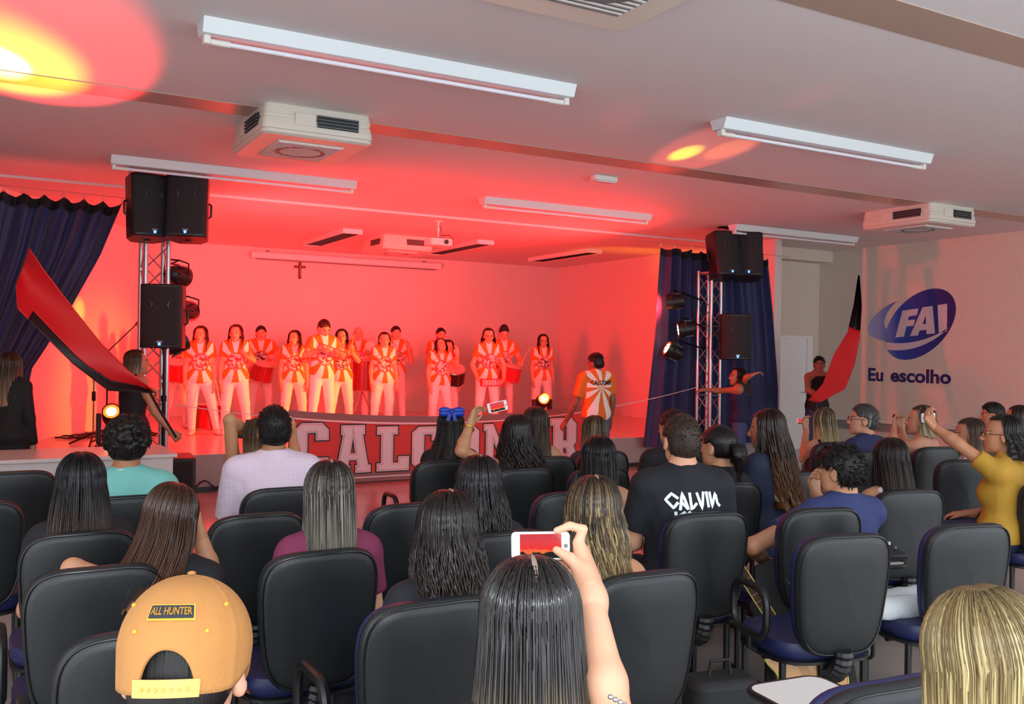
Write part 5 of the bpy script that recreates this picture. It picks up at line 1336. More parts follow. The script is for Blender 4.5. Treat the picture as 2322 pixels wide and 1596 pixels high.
# row 5, nearest the stage
wH = Who(588, 945, 5.78, 'person raising both elbows to take a picture ahead of the pink shirt', yaw=18, shirt='#1a1a20', shirt_kind='tank', skin='#c08a64', h=.011, group=GA, head=(0, 0, 0),
    px_arms={-1: (at(521, 952, y=5.75), at(578, 992, y=5.95), (.8, .3, .3), (0, -1, .2), (0, 0, 1), 45), 1: (at(668, 1035, y=5.9), at(664, 988, y=6.0), (0, .1, 1), (-1, 0, 0), (-.5, -.5, .5), 40)},
    hair=dict(kind='long', col=('#4a3826', '#a08860'), L=.2, nu=100, locks=80, seed=17))
cam_o = empty('camera_body', tuple(at(566, 976, y=6.08)), R_(-25), label='black photo camera between the raised hands left of the pink shirt', cat='camera')
MB().box((-.07, -.03, -.05), (.07, .03, .05)).build('body', blk_pl, cam_o, bevel=.01); MB().tube([(0, .03, 0), (0, .10, 0)], .032, 16).build('lens', blk_pl, cam_o); MB().box((-.025, -.02, .05), (.025, .025, .07)).build('viewfinder', blk_pl, cam_o, bevel=.006); MB().box((-.045, -.032, -.035), (.045, -.03, .03)).build('rear_screen', ph_black, cam_o)
wL = Who(1022, 925, 5.86, 'person in a black blouse with a blue satin bow', yaw=22, shirt='#12141a', shirt_kind='cap', sleeve=.35, skin='#b5805f', h=.012, group=GA, head=(-4, 0, 0),
    hair=dict(kind='long', col=('#1e1412', '#2e1a12'), L=.34, nu=110, locks=120, taper=1.25, back=.06, seed=18, sway=(-.06, 0)))
# the bow
bw = mat('blue_satin', '#1c3fb0', .35); bo = empty('bow', (0, 0, 0)); bo.parent = wL.r
c0 = wL.L(at(1024, 934, y=5.74))
for sx_ in (-1, 1):
    for k in range(2):
        MB().ball((c0[0] + sx_ * .045, c0[1] - .01 * k, c0[2] + .012 - .022 * k), (.045, .018, .022), 12, 8).build('bow_loop', bw, bo)
    MB().prism([(0, 0), (sx_ * .012, -.055), (sx_ * .04, -.05), (sx_ * .018, 0)], -.004, .004, Matrix.Translation(tuple(c0 + np.array((0, -.02, -.005)))) @ Matrix.Rotation(R_(90), 4, 'X')).build('bow_tail', bw, bo)
MB().ball(tuple(c0 + np.array((0, -.015, 0))), (.016, .016, .018)).build('bow_knot', bw, bo)
wM = Who(1172, 937, 5.28, 'person in crossed black straps raising a phone, gold bracelet', yaw=22, shirt='#15151b', shirt_kind='off', skin='#c08a66', h=.011, group=GA, head=(-6, 0, 0),
    px_arms={-1: (at(1046, 1022, y=5.22), at(1066, 962, y=5.32), (.5, .25, .85), (.5, -.6, 0), (.8, .3, 0), 40)},
    hair=dict(kind='long', col=('#1b1313', '#3a2620'), L=.44, nu=130, locks=320, taper=1.55, back=.10, seed=19, curl=.014, wide=.25, rag=.12, sway=(.08, 0), gloss=.42))
phone('white phone tilted up by the hand with the gold bracelet', tuple(at(1128, 922, y=5.42)), tuple(-_FW), tuple(_CX + .22 * _CY), w=.132, h_=.066)
p = wM.L(at(1062, 972, y=5.305)); ax_ = wM.A[-1][2] - wM.A[-1][1]; ax_ = Vector(ax_).normalized()
x_, y_ = MB().frame(ax_)
MB().tube([Vector(tuple(p)) + (x_ * math.cos(t) + y_ * math.sin(t)) * .036 for t in np.linspace(0, 2 * math.pi, 17)[:-1]], .0045, 6, closed=True).build('bracelet', mat('gold', '#d0a030', .2, metal=.9), wM.r)
for k in range(3):
    a0 = wM.hc + np.array((-.13 + .02 * k, -.10, -.27 - .03 * k)); MB().tube([a0, a0 + np.array((.10, -.035, .03)), a0 + np.array((.2, -.01, .07))], .004, 6).build('strap', ph_black, wM.r)
Who(1214, 920, 5.78, 'person before the banner, right of the raised phone', yaw=20, shirt='#3a3030', shirt_kind='tank', skin='#c08a66', h=.013, group=GA, head=(4, 0, 0),
    hair=dict(kind='long', col=('#2e231d', '#5a4838'), streak='#6a5844', L=.27, nu=110, locks=110, taper=1.1, back=.08, seed=20))
Who(1347, 940, 5.92, 'person sitting straight before the standing man in the sunburst shirt', yaw=18, shirt='#40343a', skin='#c08a66', h=.013, group=GA,
    hair=dict(kind='long', col=('#3a2e24', '#8d785a'), streak='#a08c68', L=.16, nu=110, locks=110, taper=.95, back=.05, seed=21))
wV = Who(1867, 922, 5.80, 'person in a black sleeveless top holding a lit phone by the door', yaw=10, shirt='#121218', shirt_kind='tank', skin='#c08a6a', h=.013, group=GA,
    px_arms={-1: (at(1822, 1040, y=5.9), at(1828, 975, y=6.2), (-.2, .2, 1), (.3, -1, 0), (.7, 0, .2), 50)},
    hair=dict(kind='long', col=('#4a3a28', '#b09a6c'), streak='#cdb888', L=.20, nu=100, locks=100, taper=.95, back=.05, seed=22))
phone('small white phone with a red screen before the white door', tuple(at(1819, 955, y=6.3)), tuple(-_FW), tuple(_CX), w=.105, h_=.058)
# white lettering on the black shirt, stroke by stroke
from mathutils.bvhtree import BVHTree
def surface(who, part='shirt'):
    o = [c for c in who.r.children if c.name.startswith(part)][0]
    return BVHTree.FromPolygons([v.co[:] for v in o.data.vertices], [p.vertices[:] for p in o.data.polygons])
def back_point(bvh, x, z, off=.004, y0=-1., dy=1.):
    h_ = bvh.ray_cast(Vector((x, y0, z)), Vector((0, dy, 0)))
    return (h_[0] + Vector((0, -off * dy, 0))) if h_[0] is not None else Vector((x, -.12, z))
def strokes(who, lines, material, w=.011, off=.004, part='shirt', name='lettering_stroke'):
    b_ = surface(who, part)
    for pl_ in lines:
        P = []
        for k in range(len(pl_) - 1):
            (x0, z0), (x1, z1) = pl_[k], pl_[k + 1]
            for i in range(4): P.append((x0 + (x1 - x0) * i / 4, z0 + (z1 - z0) * i / 4))
        P.append(pl_[-1]); G = []
        for i, (x, z) in enumerate(P):
            a, b2 = P[max(0, i - 1)], P[min(len(P) - 1, i + 1)]; d = Vector((b2[0] - a[0], b2[1] - a[1])); d = d.normalized() if d.length else Vector((1, 0)); nx, nz = -d.y * w / 2, d.x * w / 2
            G.append([back_point(b_, x + nx, z + nz, off), back_point(b_, x - nx, z - nz, off), back_point(b_, x - nx, z - nz, off - .003), back_point(b_, x + nx, z + nz, off - .003), back_point(b_, x + nx, z + nz, off)])
        MB().grid(G).build(name, material, who.r)
wl = mat('white_print', '#e6eef0', .6, var=.01)
def px2(who, u, v):
    # where the line of sight meets the plane of the back
    d_ = who.L(at(u, v, d=4.5)) - who.L(CAM0); o_ = who.L(CAM0); t = (-.135 - o_[1]) / d_[1]; p_ = o_ + d_ * t; return (p_[0], p_[2])
K = lambda L_: [px2(wR, 1480 + x * 200 / 2280, 1080 + y * 140 / 1596) for x, y in L_]
strokes(wR, [K(l) for l in ([(640, 560), (480, 440), (330, 600), (510, 800), (630, 650)], [(670, 850), (740, 410), (880, 830)], [(690, 620), (870, 820)], [(930, 410), (960, 830), (1110, 670)],
     [(1120, 410), (1245, 830), (1300, 390)], [(1380, 390), (1430, 790)], [(1470, 400), (1540, 800), (1630, 430), (1700, 700), (1780, 790)],
     [(560, 890), (570, 1010)], [(800, 890), (500, 1100), (480, 1250)], [(930, 880), (850, 960)], [(600, 1040), (670, 1090)])], wl, .013)


cz = wD.shz + .078
MB().tube([(.072 * math.sin(a), -.036 - .066 * math.cos(a), cz + .008 * math.cos(a)) for a in np.linspace(0, 2 * math.pi, 25)[:-1]], .0045, 6, closed=True).build('collar_stripe', white_pl, wD.r)
# ------------------------------------------------------------------ performers on the stage
def burst_mat(name, zc, back=False):
    m, nt, b = base(name); b.inputs['Roughness'].default_value = .8
    tc = N(nt, 'ShaderNodeTexCoord'); sp = N(nt, 'ShaderNodeSeparateXYZ'); nt.links.new(tc.outputs['Object'], sp.inputs[0])
    def M_(op, a, c=None, d=None):
        n = N(nt, 'ShaderNodeMath', operation=op)
        for i, q in enumerate((a, c, d)):
            if q is None: continue
            if isinstance(q, (int, float)): n.inputs[i].default_value = q
            else: nt.links.new(q, n.inputs[i])
        return n.outputs[0]
    x = sp.outputs['X']; z = M_('SUBTRACT', sp.outputs['Z'], zc)
    ang = M_('ARCTAN2', z, x); st = M_('GREATER_THAN', M_('SINE', M_('MULTIPLY', ang, 9.)), -.05)
    slv = M_('GREATER_THAN', M_('ABSOLUTE', x), .178); st = M_('MULTIPLY', st, M_('SUBTRACT', 1., slv))
    rad = M_('SQRT', M_('ADD', M_('POWER', M_('ABSOLUTE', x), 2.), M_('POWER', M_('ABSOLUTE', z), 2.)))
    disc = M_('LESS_THAN', rad, .105); ring = M_('MULTIPLY', M_('LESS_THAN', rad, .128), M_('GREATER_THAN', rad, .105))
    n1 = N(nt, 'ShaderNodeTexNoise'); n1.inputs['Scale'].default_value = 26; n1.inputs['Detail'].default_value = 3; nt.links.new(tc.outputs['Object'], n1.inputs['Vector'])
    cr = N(nt, 'ShaderNodeValToRGB'); cr.color_ramp.elements[0].position = .42; cr.color_ramp.elements[0].color = lin('#6a2a2e'); cr.color_ramp.elements[1].position = .56; cr.color_ramp.elements[1].color = lin('#e8cfc8'); nt.links.new(n1.outputs['Fac'], cr.inputs[0])
    m1 = N(nt, 'ShaderNodeMix', data_type='RGBA'); m1.inputs[6].default_value = lin('#e2701c'); m1.inputs[7].default_value = lin('#efe6df'); nt.links.new(st, m1.inputs[0])
    m2 = N(nt, 'ShaderNodeMix', data_type='RGBA'); nt.links.new(disc, m2.inputs[0]); nt.links.new(m1.outputs[2], m2.inputs[6]); nt.links.new(cr.outputs[0], m2.inputs[7])
    m3 = N(nt, 'ShaderNodeMix', data_type='RGBA'); nt.links.new(ring, m3.inputs[0]); nt.links.new(m2.outputs[2], m3.inputs[6]); m3.inputs[7].default_value = lin('#c86a5a')
    nt.links.new((m2 if back else m3).outputs[2] if not back else m1.outputs[2], b.inputs['Base Color'])
    return m
GP = 'drumming group on the stage'
white_tr = cloth_mat('#e6ddd8')
def perf(u, v, y, label, yaw=190, sex='f', hair=None, **kw):
    p = at(u, v, y=y); H = p[2] - STAGE_Z
    sm = burst_mat('sunburst_shirt_%d' % u, H * .665)
    kw.setdefault('legs', (.07, .07))
    return Who(u, v, y, label, yaw=yaw, z0=STAGE_Z, pose='stand', sex=sex, shirt_mat=sm, shirt='#d2521a', trousers_mat=white_tr, trousers='#e6ddd8', hair=hair, h=.015, hh=.008, group=GP, skin='#cf9a78', shoes='#cfc4be', sleeve=.55, **kw)
LH = lambda seed, L=.30, col=('#20120f', '#33201a'), **k: dict(kind='long', col=col, L=L, nu=64, locks=60, taper=1.05, back=.0, seed=seed, theta_f=124, vol=1.05, wide=.1, front=.05, **k)
SH = dict(kind='short', col=('#1a100e', '#241714'), thick=.012, tuft_n=60, h=.009)
def A2(dx=0, dz=0):
    return 0
wP = {}
wP[1] = perf(455, 738, 13.60, 'performer in sunburst shirt and white trousers farthest left in the front line', hair=LH(31), legs=(.16, .02), head=(16, 0, 0))
wP[2] = perf(535, 735, 13.50, 'performer with legs apart, second from the left in the front line', hair=LH(32), legs=(.10, .06), head=(14, 0, 0),
             arms={-1: ((-.25, .02, 1.06), (-.13, .2, 1.12), (.6, .5, .5), (0, 0, 1), (0, 1, 0), 60)})
wP[3] = perf(592, 737, 15.2, 'performer playing a drum in the back line, left of the tall man', sex='m', hair=SH, arms={-1: ((-.30, .05, 1.1), (-.2, .3, 1.02), (.3, 1, -.2), (0, 0, -1), (1, 0, 0), 55), 1: ((.30, .05, 1.1), (.2, .3, 1.02), (-.3, 1, -.2), (0, 0, -1), (-1, 0, 0), 55)})
wP[4] = perf(668, 748, 14.1, 'performer standing just left of the tall man looking down', hair=LH(34, .27), legs=(.08, .05), head=(26, 0, 0))
wP[5] = perf(735, 723, 13.35, 'tall bearded man looking down at the jingle frame in his hands', sex='m', hair=SH, head=(-6, 28, 0), legs=(.05, .08), yaw=176,
             arms={-1: ((-.30, .04, 1.14), (-.12, .27, 1.18), (.7, .6, 0), (0, 0, 1), (0, 0, 1), 60), 1: ((.30, .04, 1.14), (.16, .27, 1.22), (-.7, .6, 0), (0, 0, 1), (0, 0, 1), 60)})
wP[6] = perf(775, 745, 13.9, 'performer beating a hand drum with a stick, right of the tall man', hair=LH(36, .24), head=(10, -4, 0),
             arms={-1: ((-.26, .02, 1.06), (-.12, .2, 1.20), (.3, .6, .6), (0, 0, 1), (0, 1, 0), 60), 1: ((.26, .06, 1.08), (.06, .24, 1.10), (-.7, .5, .2), (0, 0, 1), (0, 1, 0), 50)})
wP[7] = perf(812, 740, 15.3, 'shaven-headed performer behind a tall stand drum', sex='m', hair=None, arms={-1: ((-.28, .05, 1.12), (-.14, .28, 1.22), (.3, 1, 0), (0, 0, -1), (1, 0, 0), 50), 1: ((.28, .05, 1.12), (.2, .3, 1.02), (-.3, 1, 0), (0, 0, -1), (-1, 0, 0), 50)})
wP[8] = perf(872, 752, 13.7, 'performer with two long braids near the middle of the line', hair=LH(38, .34, taper=.9) if False else dict(kind='long', col=('#160e0d', '#241614'), L=.36, nu=64, locks=40, taper=1.0, back=.0, seed=38, theta_f=108, front=.07), legs=(.02, .06), head=(4, 0, 0))
wP[9] = perf(898, 738, 15.0, 'performer lifting a small hand drum to the shoulder', sex='m', hair=SH, arms={-1: ((-.27, .08, 1.05), (-.17, .24, 1.24), (.2, .2, 1), (.5, 0, 0), (1, 0, 0), 60)})
wP[10] = perf(1000, 765, 13.7, 'performer tipping the head back with one hand raised', hair=LH(40, .18), head=(0, -28, 0), legs=(.10, .03), yaw=184,
              arms={-1: ((-.24, .08, 1.0), (-.19, .24, 1.17), (.1, .1, 1), (.3, -1, 0), (1, 0, 0), 25)})
wP[11] = perf(1000, 742, 15.3, 'performer at the back whose head shows above the tipped-back head', sex='m', hair=SH)
wP[15] = perf(1017, 770, 14.6, 'performer with a black-rimmed drum half hidden by the tipped-back head', hair=LH(45, .3, col=('#120c0b', '#1c1211')))
wP[12] = perf(1108, 743, 13.4, 'performer in glasses holding a jingle frame level at the hips', hair=dict(kind='long', col=('#26120f', '#40201a'), L=.24, nu=64, locks=140, taper=1.1, back=.0, seed=42, theta_f=104, curl=.012, wide=.15, front=.05), head=(6, 6, 0),
              arms={-1: ((-.27, .0, 1.02), (-.22, .16, .80), (.4, .5, -.5), (1, 0, 0), (0, 1, 0), 55), 1: ((.27, .0, 1.02), (.22, .16, .80), (-.4, .5, -.5), (-1, 0, 0), (0, 1, 0), 55)})
glasses(wP[12].r, wP[12].hc, wP[12].Rh)
wP[13] = perf(1143, 740, 14.7, 'performer in a black woollen hat drumming with a raised stick', sex='m', hair=None, head=(14, 24, 0), arms={-1: ((-.30, .06, 1.1), (-.2, .3, 1.04), (.2, 1, .1), (0, 0, -1), (1, 0, 0), 55), 1: ((.30, .06, 1.1), (.2, .3, 1.0), (-.2, 1, 0), (0, 0, -1), (-1, 0, 0), 55)})
q = Sdf(); w = wP[13]; q.el(w.hc + w.Rh @ np.array((0, -.015, .05)), np.array((.092, .11, .10)), .02, w.Rh); q.el(w.hc + w.Rh @ np.array((0, -.02, .13)), np.array((.05, .06, .05)), .05)
np_obj('woollen_hat', [q.mesh(.009, clip=lambda X, Y, Z: (w.hc[2] + .015) - Z + .35 * (Y - w.hc[1]) + 0 * X)], [cloth_mat('#141014')], w.r)
wP[14] = perf(1232, 757, 14.2, 'performer in glasses farthest right on the stage', hair=LH(44, .32, col=('#140d0c', '#201412')), head=(10, 0, 0))
glasses(wP[14].r, wP[14].hc, wP[14].Rh)
wP[0] = perf(402, 752, 14.9, 'performer half hidden behind the pole loudspeaker', sex='m', hair=SH)
# ------------------------------------------------------------------ their instruments
red_drum = mat('red_drum_shell', '#b01c22', .3, var=.1); skin_d = mat('drum_skin', '#dccbbd', .5)
def drum(label, loc, rad=.18, ht=.28, tilt=(20, 0), strap_to=None, col=None, stand=0.):
    r = empty('drum', loc, label=label, cat='drum', group='drums of the stage group'); r.rotation_euler = (R_(tilt[0]), R_(tilt[1]), 0)
    MB().lathe([(rad, -ht / 2), (rad, ht / 2)], 24, cap=False).build('shell', col or red_drum, r)
    MB().lathe([(0, ht / 2), (rad * .97, ht / 2 + .002)], 24, cap=False).build('drum_head', skin_d, r); MB().lathe([(rad * .97, -ht / 2 - .002), (0, -ht / 2)], 24, cap=False).build('drum_head', skin_d, r)
    for z in (-ht / 2, ht / 2): MB().tube([(rad * 1.03 * math.cos(a), rad * 1.03 * math.sin(a), z) for a in np.linspace(0, 2 * math.pi, 25)[:-1]], .009, 6, closed=True).build('rim', chrome, r)
    for k in range(8):
        a = k * math.pi / 4; x, y = rad * 1.04 * math.cos(a), rad * 1.04 * math.sin(a); MB().tube([(x, y, -ht / 2), (x, y, ht / 2)], .005, 6).build('tension_rod', chrome, r)
    if strap_to is not None:
        p_ = Vector(strap_to) - Vector(loc); MB().tube([(-rad, 0, ht / 2), p_ * .6 + Vector((-.1, 0, 0)), p_, p_ * .6 + Vector((.1, 0, 0)), (rad, 0, ht / 2)], .012, 6).build('strap', blk_pl, r)
    if stand:
        for k in range(3):
            a = 2.1 * k; MB().tube([(0, 0, -ht / 2), (.25 * math.cos(a), .25 * math.sin(a), -ht / 2 - stand)], .012, 6).build('stand_leg', chrome, r)
    return r
def frontof(w, f, z, side=0.):
    c, s = math.sin(R_(w.yaw)), math.cos(R_(w.yaw)); return (w.loc[0] + c * f + s * side, w.loc[1] + s * f - c * side, STAGE_Z + z)
drum('red drum slung at the waist of the back-line drummer at left', frontof(wP[3], .33, .86), .17, .26, (16, 8))
drum('tall red drum on a stand before the shaven-headed performer', frontof(wP[7], .45, .80), .17, .5, (0, 0), stand=.545)
drum('black-rimmed drum hanging behind the tipped-back head', frontof(wP[15], .32, .84), .2, .24, (30, -8), col=mat('dark_drum_shell', '#3a1416', .3))
drum('red drum slung on the performer in the woollen hat', frontof(wP[13], .34, .86), .19, .26, (14, 6))
drum('red floor drum standing on the stage behind the two left performers', (3.05, 14.6, STAGE_Z + .19), .24, .36, (0, 0))
drum('red drum held by the performer behind the pole loudspeaker', frontof(wP[0], .34, .88), .18, .26, (16, 0))
def jingle_frame(label, loc, rz, tilt, L=.46):
    r = empty('jingle_frame', loc, rz, label=label, cat='percussion', group='jingle frames'); r.rotation_euler = (0, R_(tilt), rz)
    for z in (-.05, .05): MB().box((-L / 2, -.012, z - .008), (L / 2, .012, z + .008)).build('rail', red_drum, r)
    for s in (-1, 1): MB().box((s * L / 2 - .012, -.012, -.058), (s * L / 2 + .012, .012, .058)).build('end_bar', red_drum, r)
    for i in range(7):
        x = -L / 2 + .05 + i * (L - .1) / 6; MB().tube([(x, 0, -.042), (x, 0, .042)], .003, 6).build('jingle_pin', chrome, r)
        for z in (-.02, .0, .02): MB().lathe([(.022, z - .003), (.024, z), (.022, z + .003)], 10, Matrix.Translation((x, 0, 0))).build('jingle', chrome, r)
    return r
jingle_frame('red jingle frame slanting in the hands of the tall man', frontof(wP[5], .34, 1.2), R_(6), 18)
jingle_frame('red jingle frame held level by the performer in glasses', frontof(wP[12], .24, .74), R_(10), 0)
def hand_drum(label, loc, tilt):
    r = empty('hand_drum', loc, label=label, cat='drum', group='small hand drums'); r.rotation_euler = (R_(tilt), 0, R_(-20))
    MB().lathe([(.085, -.025), (.085, .025)], 18, cap=False).build('shell', red_drum, r); MB().lathe([(0, .026), (.084, .026)], 18, cap=False).build('drum_head', skin_d, r)
    MB().tube([(.088 * math.cos(a), .088 * math.sin(a), .022) for a in np.linspace(0, 2 * math.pi, 19)[:-1]], .006, 6, closed=True).build('rim', chrome, r)
    return r
hand_drum('small hand drum beaten by the performer right of the tall man', frontof(wP[6], .27, 1.14), 20)
hand_drum('small hand drum lifted beside the shoulder in the back line', frontof(wP[9], .30, 1.27, .17), 70)
hand_drum('small hand drum lifted by the shaven-headed performer', frontof(wP[7], .35, 1.30, -.15), 75)
stick_m = mat('stick_wood', '#d9a878', .5)
def stick(label, a, b_): return tag(MB().tube([a, b_], [.009, .006], 8).build('drum_stick', stick_m), label, 'drumstick', 'drumsticks')
stick('pale drumstick raised by the performer right of the tall man', frontof(wP[6], .30, 1.14, -.05), frontof(wP[6], .24, 1.46, -.16))
stick('pale drumstick slanting up beside the woollen hat', frontof(wP[13], .34, 1.02, -.2), frontof(wP[13], .30, 1.32, -.40))
stick('pale stick hanging from the hand of the second performer', frontof(wP[2], .08, .78, .27), frontof(wP[2], .14, .42, .20))
# ------------------------------------------------------------------ people standing on the floor
sm = burst_mat('sunburst_back', 1.22, True)
wF = Who(1350, 800, 10.1, 'standing man in a white and red sunburst shirt before the stage', yaw=6, pose='stand', sex='m', shirt_mat=sm, shirt='#d0b0a8', trousers='#5a5f78', skin='#8a5a44', h=.012, head=(-38, 8, 0), sleeve=.7, bulk=1.1,
         px_arms={-1: (at(1305, 915, y=10.15), at(1283, 955, y=10.35), (-.3, .4, -.8), (.6, 0, 0), (.4, .6, 0), 50)}, hair=dict(kind='short', col=('#150f0e', '#1d1513'), thick=.02, line=.06, tuft_n=200, tl=.02))
bvF = surface(wF)
text_mesh('shirt_lettering', 'CALCOMER', .075, mat('dark_print', '#3a3438', .7), wF.r, depth=.001, bold=.002, sx=.78, M=Matrix.Translation((.02, 0, 1.28)), warp=lambda co: back_point(bvF, co.x, co.z, .006))
wS = Who(26, 797, 9.5, 'person in a long black dress standing behind the white desk', yaw=30, pose='stand', shirt='#0d0d11', trousers='#0d0d11', skin='#b98a6a', h=.012, shirt_kind='long',
         hair=dict(kind='long', col=('#33241c', '#8a6a4c'), L=.36, nu=110, locks=130, taper=1.15, back=.06, seed=51, streak='#9a7a58'))
q = Sdf(); H_ = wS.top; q.rc((0, -.03, .56 * H_), (0, -.03, .30 * H_), .15, .17, .06); q.rc((0, -.03, .30 * H_), (0, -.03, .12), .17, .20, .06, cut=True); np_obj('skirt', [q.mesh(.014)], [cloth_mat('#0d0d11')], wS.r)
wFg = Who(312, 791, 9.75, 'person in a black tank top waving a red and black flag at left', yaw=66, pose='stand', shirt='#14141c', shirt_kind='tank', trousers='#1a1a22', skin='#b5805f', h=.012, hh=.006, head=(10, -4, 0),
         px_arms={1: (at(352, 935, y=9.55), at(388, 978, y=9.5), (.6, 0, -.7), (0, 1, 0), (.3, 0, .8), 60), -1: (at(290, 880, y=9.85), at(330, 880, y=9.7), (.8, 0, -.2), (0, 0, -1), (0, 1, 0), 60)},
         hair=dict(kind='long', col=('#3a2a1e', '#7d6040'), L=.18, nu=110, locks=110, taper=1.0, back=.05, seed=52, theta_f=100))
wFr = Who(1858, 806, 10.2, 'person in a black sleeveless shirt waving a red and black flag at right', yaw=196, pose='stand', sex='m', shirt='#1c1416', shirt_kind='tank', trousers='#2c3050', skin='#b5705a', h=.013, hh=.006, head=(26, 0, 0),
         px_arms={1: (at(1832, 885, y=10.0), at(1866, 900, y=9.85), (.8, 0, .3), (0, 1, 0), (0, 0, 1), 60), -1: (at(1890, 880, y=10.05), at(1862, 905, y=9.85), (-.8, 0, 0), (0, 1, 0), (0, 0, 1), 60)}, hair=dict(kind='short', col=('#15100e', '#201715'), thick=.012, tuft_n=120))
wC = Who(1672, 832, 9.6, 'person in a navy top stretching an arm towards the right truss', yaw=-40, pose='stand', shirt='#161c44', shirt_kind='tank', trousers='#39496e', skin='#a86a4c', h=.013, head=(-30, -4, 0),
         px_arms={-1: (at(1636, 886, y=9.75), at(1600, 884, y=9.9), (-.8, .5, 0), (0, 0, -1), (0, -.5, .6), 45), 1: (at(1692, 856, y=9.4), at(1706, 850, y=9.3), (.6, -.3, .3), (0, 0, -1), (0, 1, 0), 40)},
         hair=dict(kind='long', col=('#140e0e', '#5a3c2a'), L=.26, nu=100, locks=140, taper=1.2, back=.07, seed=53, curl=.012, wide=.2))
# ------------------------------------------------------------------ flags
flag_red = mat('flag_red_satin', '#d8141e', .5, var=.06); flag_blk = mat('flag_black_satin', '#17090c', .5)
def flag(label, A, B, y, blk, pole, yw=.06, wave=5.):
    """A, B: the two long edges of the cloth as pixel polylines; blk(s, t) true where black"""
    r = empty('waved_flag', tuple(at(*pole[0], y=y)), label=label, cat='flag', group='red and black flags')
    o = Vector(r.location); n, k = 60, 28
    def edge(L, s):
        L = np.array(L, float); d = np.r_[0, np.cumsum(np.linalg.norm(np.diff(L, axis=0), axis=1))]; return np.interp(s * d[-1], d, L[:, 0]), np.interp(s * d[-1], d, L[:, 1])
    for name, want, material in (('red_cloth', False, flag_red), ('black_cloth', True, flag_blk)):
        mb = MB()
        for i in range(n):
            for j in range(k):
                if blk((i + .5) / n, (j + .5) / k) != want: continue
                qd = []
                for a, b_ in ((i, j), (i + 1, j), (i + 1, j + 1), (i, j + 1)):
                    s, t = a / n, b_ / k; (u0, v0), (u1, v1) = edge(A, s), edge(B, s); u, v = u0 + (u1 - u0) * t, v0 + (v1 - v0) * t
                    p = Vector(at(u, v, y=y + yw * math.sin(wave * s + 3.2 * t) + .10 * math.sin(math.pi * t) * (1 - s) - .25 * s)) - o; qd.append(p)
                mb.add(qd, [(0, 1, 2, 3)])
        ob = mb.build(name, material, r); b2 = bmesh.new(); b2.from_mesh(ob.data); bmesh.ops.remove_doubles(b2, verts=b2.verts, dist=.0008); bmesh.ops.recalc_face_normals(b2, faces=b2.faces); b2.to_mesh(ob.data); b2.free(); ob.data.polygons.foreach_set('use_smooth', [True] * len(ob.data.polygons)); so = ob.modifiers.new('solid', 'SOLIDIFY'); so.thickness = .003
    P = [Vector(at(u, v, y=y - .25 + .0)) - o for u, v in pole]
    MB().tube(P, .011, 8).build('pole', blk_metal, r)
    return r
flag('red flag with a black border swept up before the left curtain', [(66, 562), (100, 612), (160, 690), (230, 778), (290, 838), (346, 884)], [(36, 648), (40, 700), (88, 748), (165, 825), (245, 886), (346, 892)], 9.45,
     lambda s, t: s > .2 and t > .80 - .4 * max(0, (s - .55) / .45) ** 1.5, [(330, 872), (362, 930), (400, 992)])
flag('red flag with a black tip swept up before the right wall', [(1946, 622), (1936, 690), (1922, 752), (1890, 805), (1866, 870), (1832, 908)], [(1949, 626), (1954, 690), (1950, 765), (1938, 825), (1916, 882), (1860, 912)], 9.85,
     lambda s, t: s < .38, [(1852, 912), (1850, 930)], yw=.03)
# ------------------------------------------------------------------ guitar, console and small things
gt = empty('acoustic_guitar', (3.02, 3.12, 0), R_(20), label='honey-coloured acoustic guitar leaning in front of the empty chair', cat='guitar')
sp_m = mat('guitar_spruce', '#d9953a', .3, var=.1, scale=30, coat=.4); ros = mat('rosewood', '#4a3020', .75, spec=.2, var=.15, scale=40); bind = mat('guitar_binding', '#d8c860', .4)
def gout(n=60):
    L = []
    for i in range(n):
        a = 2 * math.pi * i / n; y = -math.cos(a); w_ = .195 - .0 * y
        k = .5 - .5 * y; ww = .155 + .05 * k - .045 * math.exp(-((y - .12) / .28) ** 2)
        L.append((ww * math.copysign(abs(math.sin(a)) ** .8, math.sin(a)), .245 * y))
    return L
_gp, _gq = Vector(at(1757, 1416, d=4.45)), Vector(at(1670, 1281, d=4.52)); _ga = (_gq - _gp).normalized(); _gn = Vector(-_FW); _gn = (_gn - _ga * _gn.dot(_ga)).normalized(); _gx = _ga.cross(_gn)
_gc = _gp - _ga * .215; gt.location = (_gc.x, _gc.y, 0); gt.rotation_euler = (0, 0, 0)
GM = Matrix.Translation((0, 0, _gc.z)) @ Matrix((_gx, _ga, _gn)).transposed().to_4x4() @ Matrix.Diagonal((.92, .92, .92, 1))
bd = MB().prism(gout(), -.05, .05, GM).build('body', sp_m, gt, bevel=.004)
MB().tube([tuple(GM @ Vector((x, y, .05))) for x, y in gout()], .004, 6, closed=True).build('binding', bind, bd)
MB().lathe([(.05, .051), (.0, .0512)], 20, GM @ Matrix.Translation((0, .06, 0)), cap=False).build('sound_hole', ph_black, bd)
MB().box((-.08, -.13, .05), (.08, -.10, .058), GM).build('bridge', ros, gt, bevel=.002)
MB().box((-.027, .2, .02), (.027, .66, .05), GM).build('neck', sp_m, gt, bevel=.008)
fb = MB().box((-.027, .12, .05), (.027, .66, .057), GM).build('fretboard', ros, gt)
for i in range(15):
    y = .66 - .52 * (1 - 2 ** (-i / 9.)) / (1 - 2 ** (-15 / 9.)); MB().box((-.027, y - .0012, .057), (.027, y + .0012, .0582), GM).build('fret', mat('fret_wire', '#a89a80', .5), fb)
for s_ in (-1, 1): MB().box((s_ * .0275 - .002, .2, .048), (s_ * .0275 + .002, .66, .058), GM).build('neck_binding', bind, fb)
hd_ = MB().box((-.035, .66, .015), (.035, .82, .04), GM).build('headstock', ros, gt, bevel=.004)
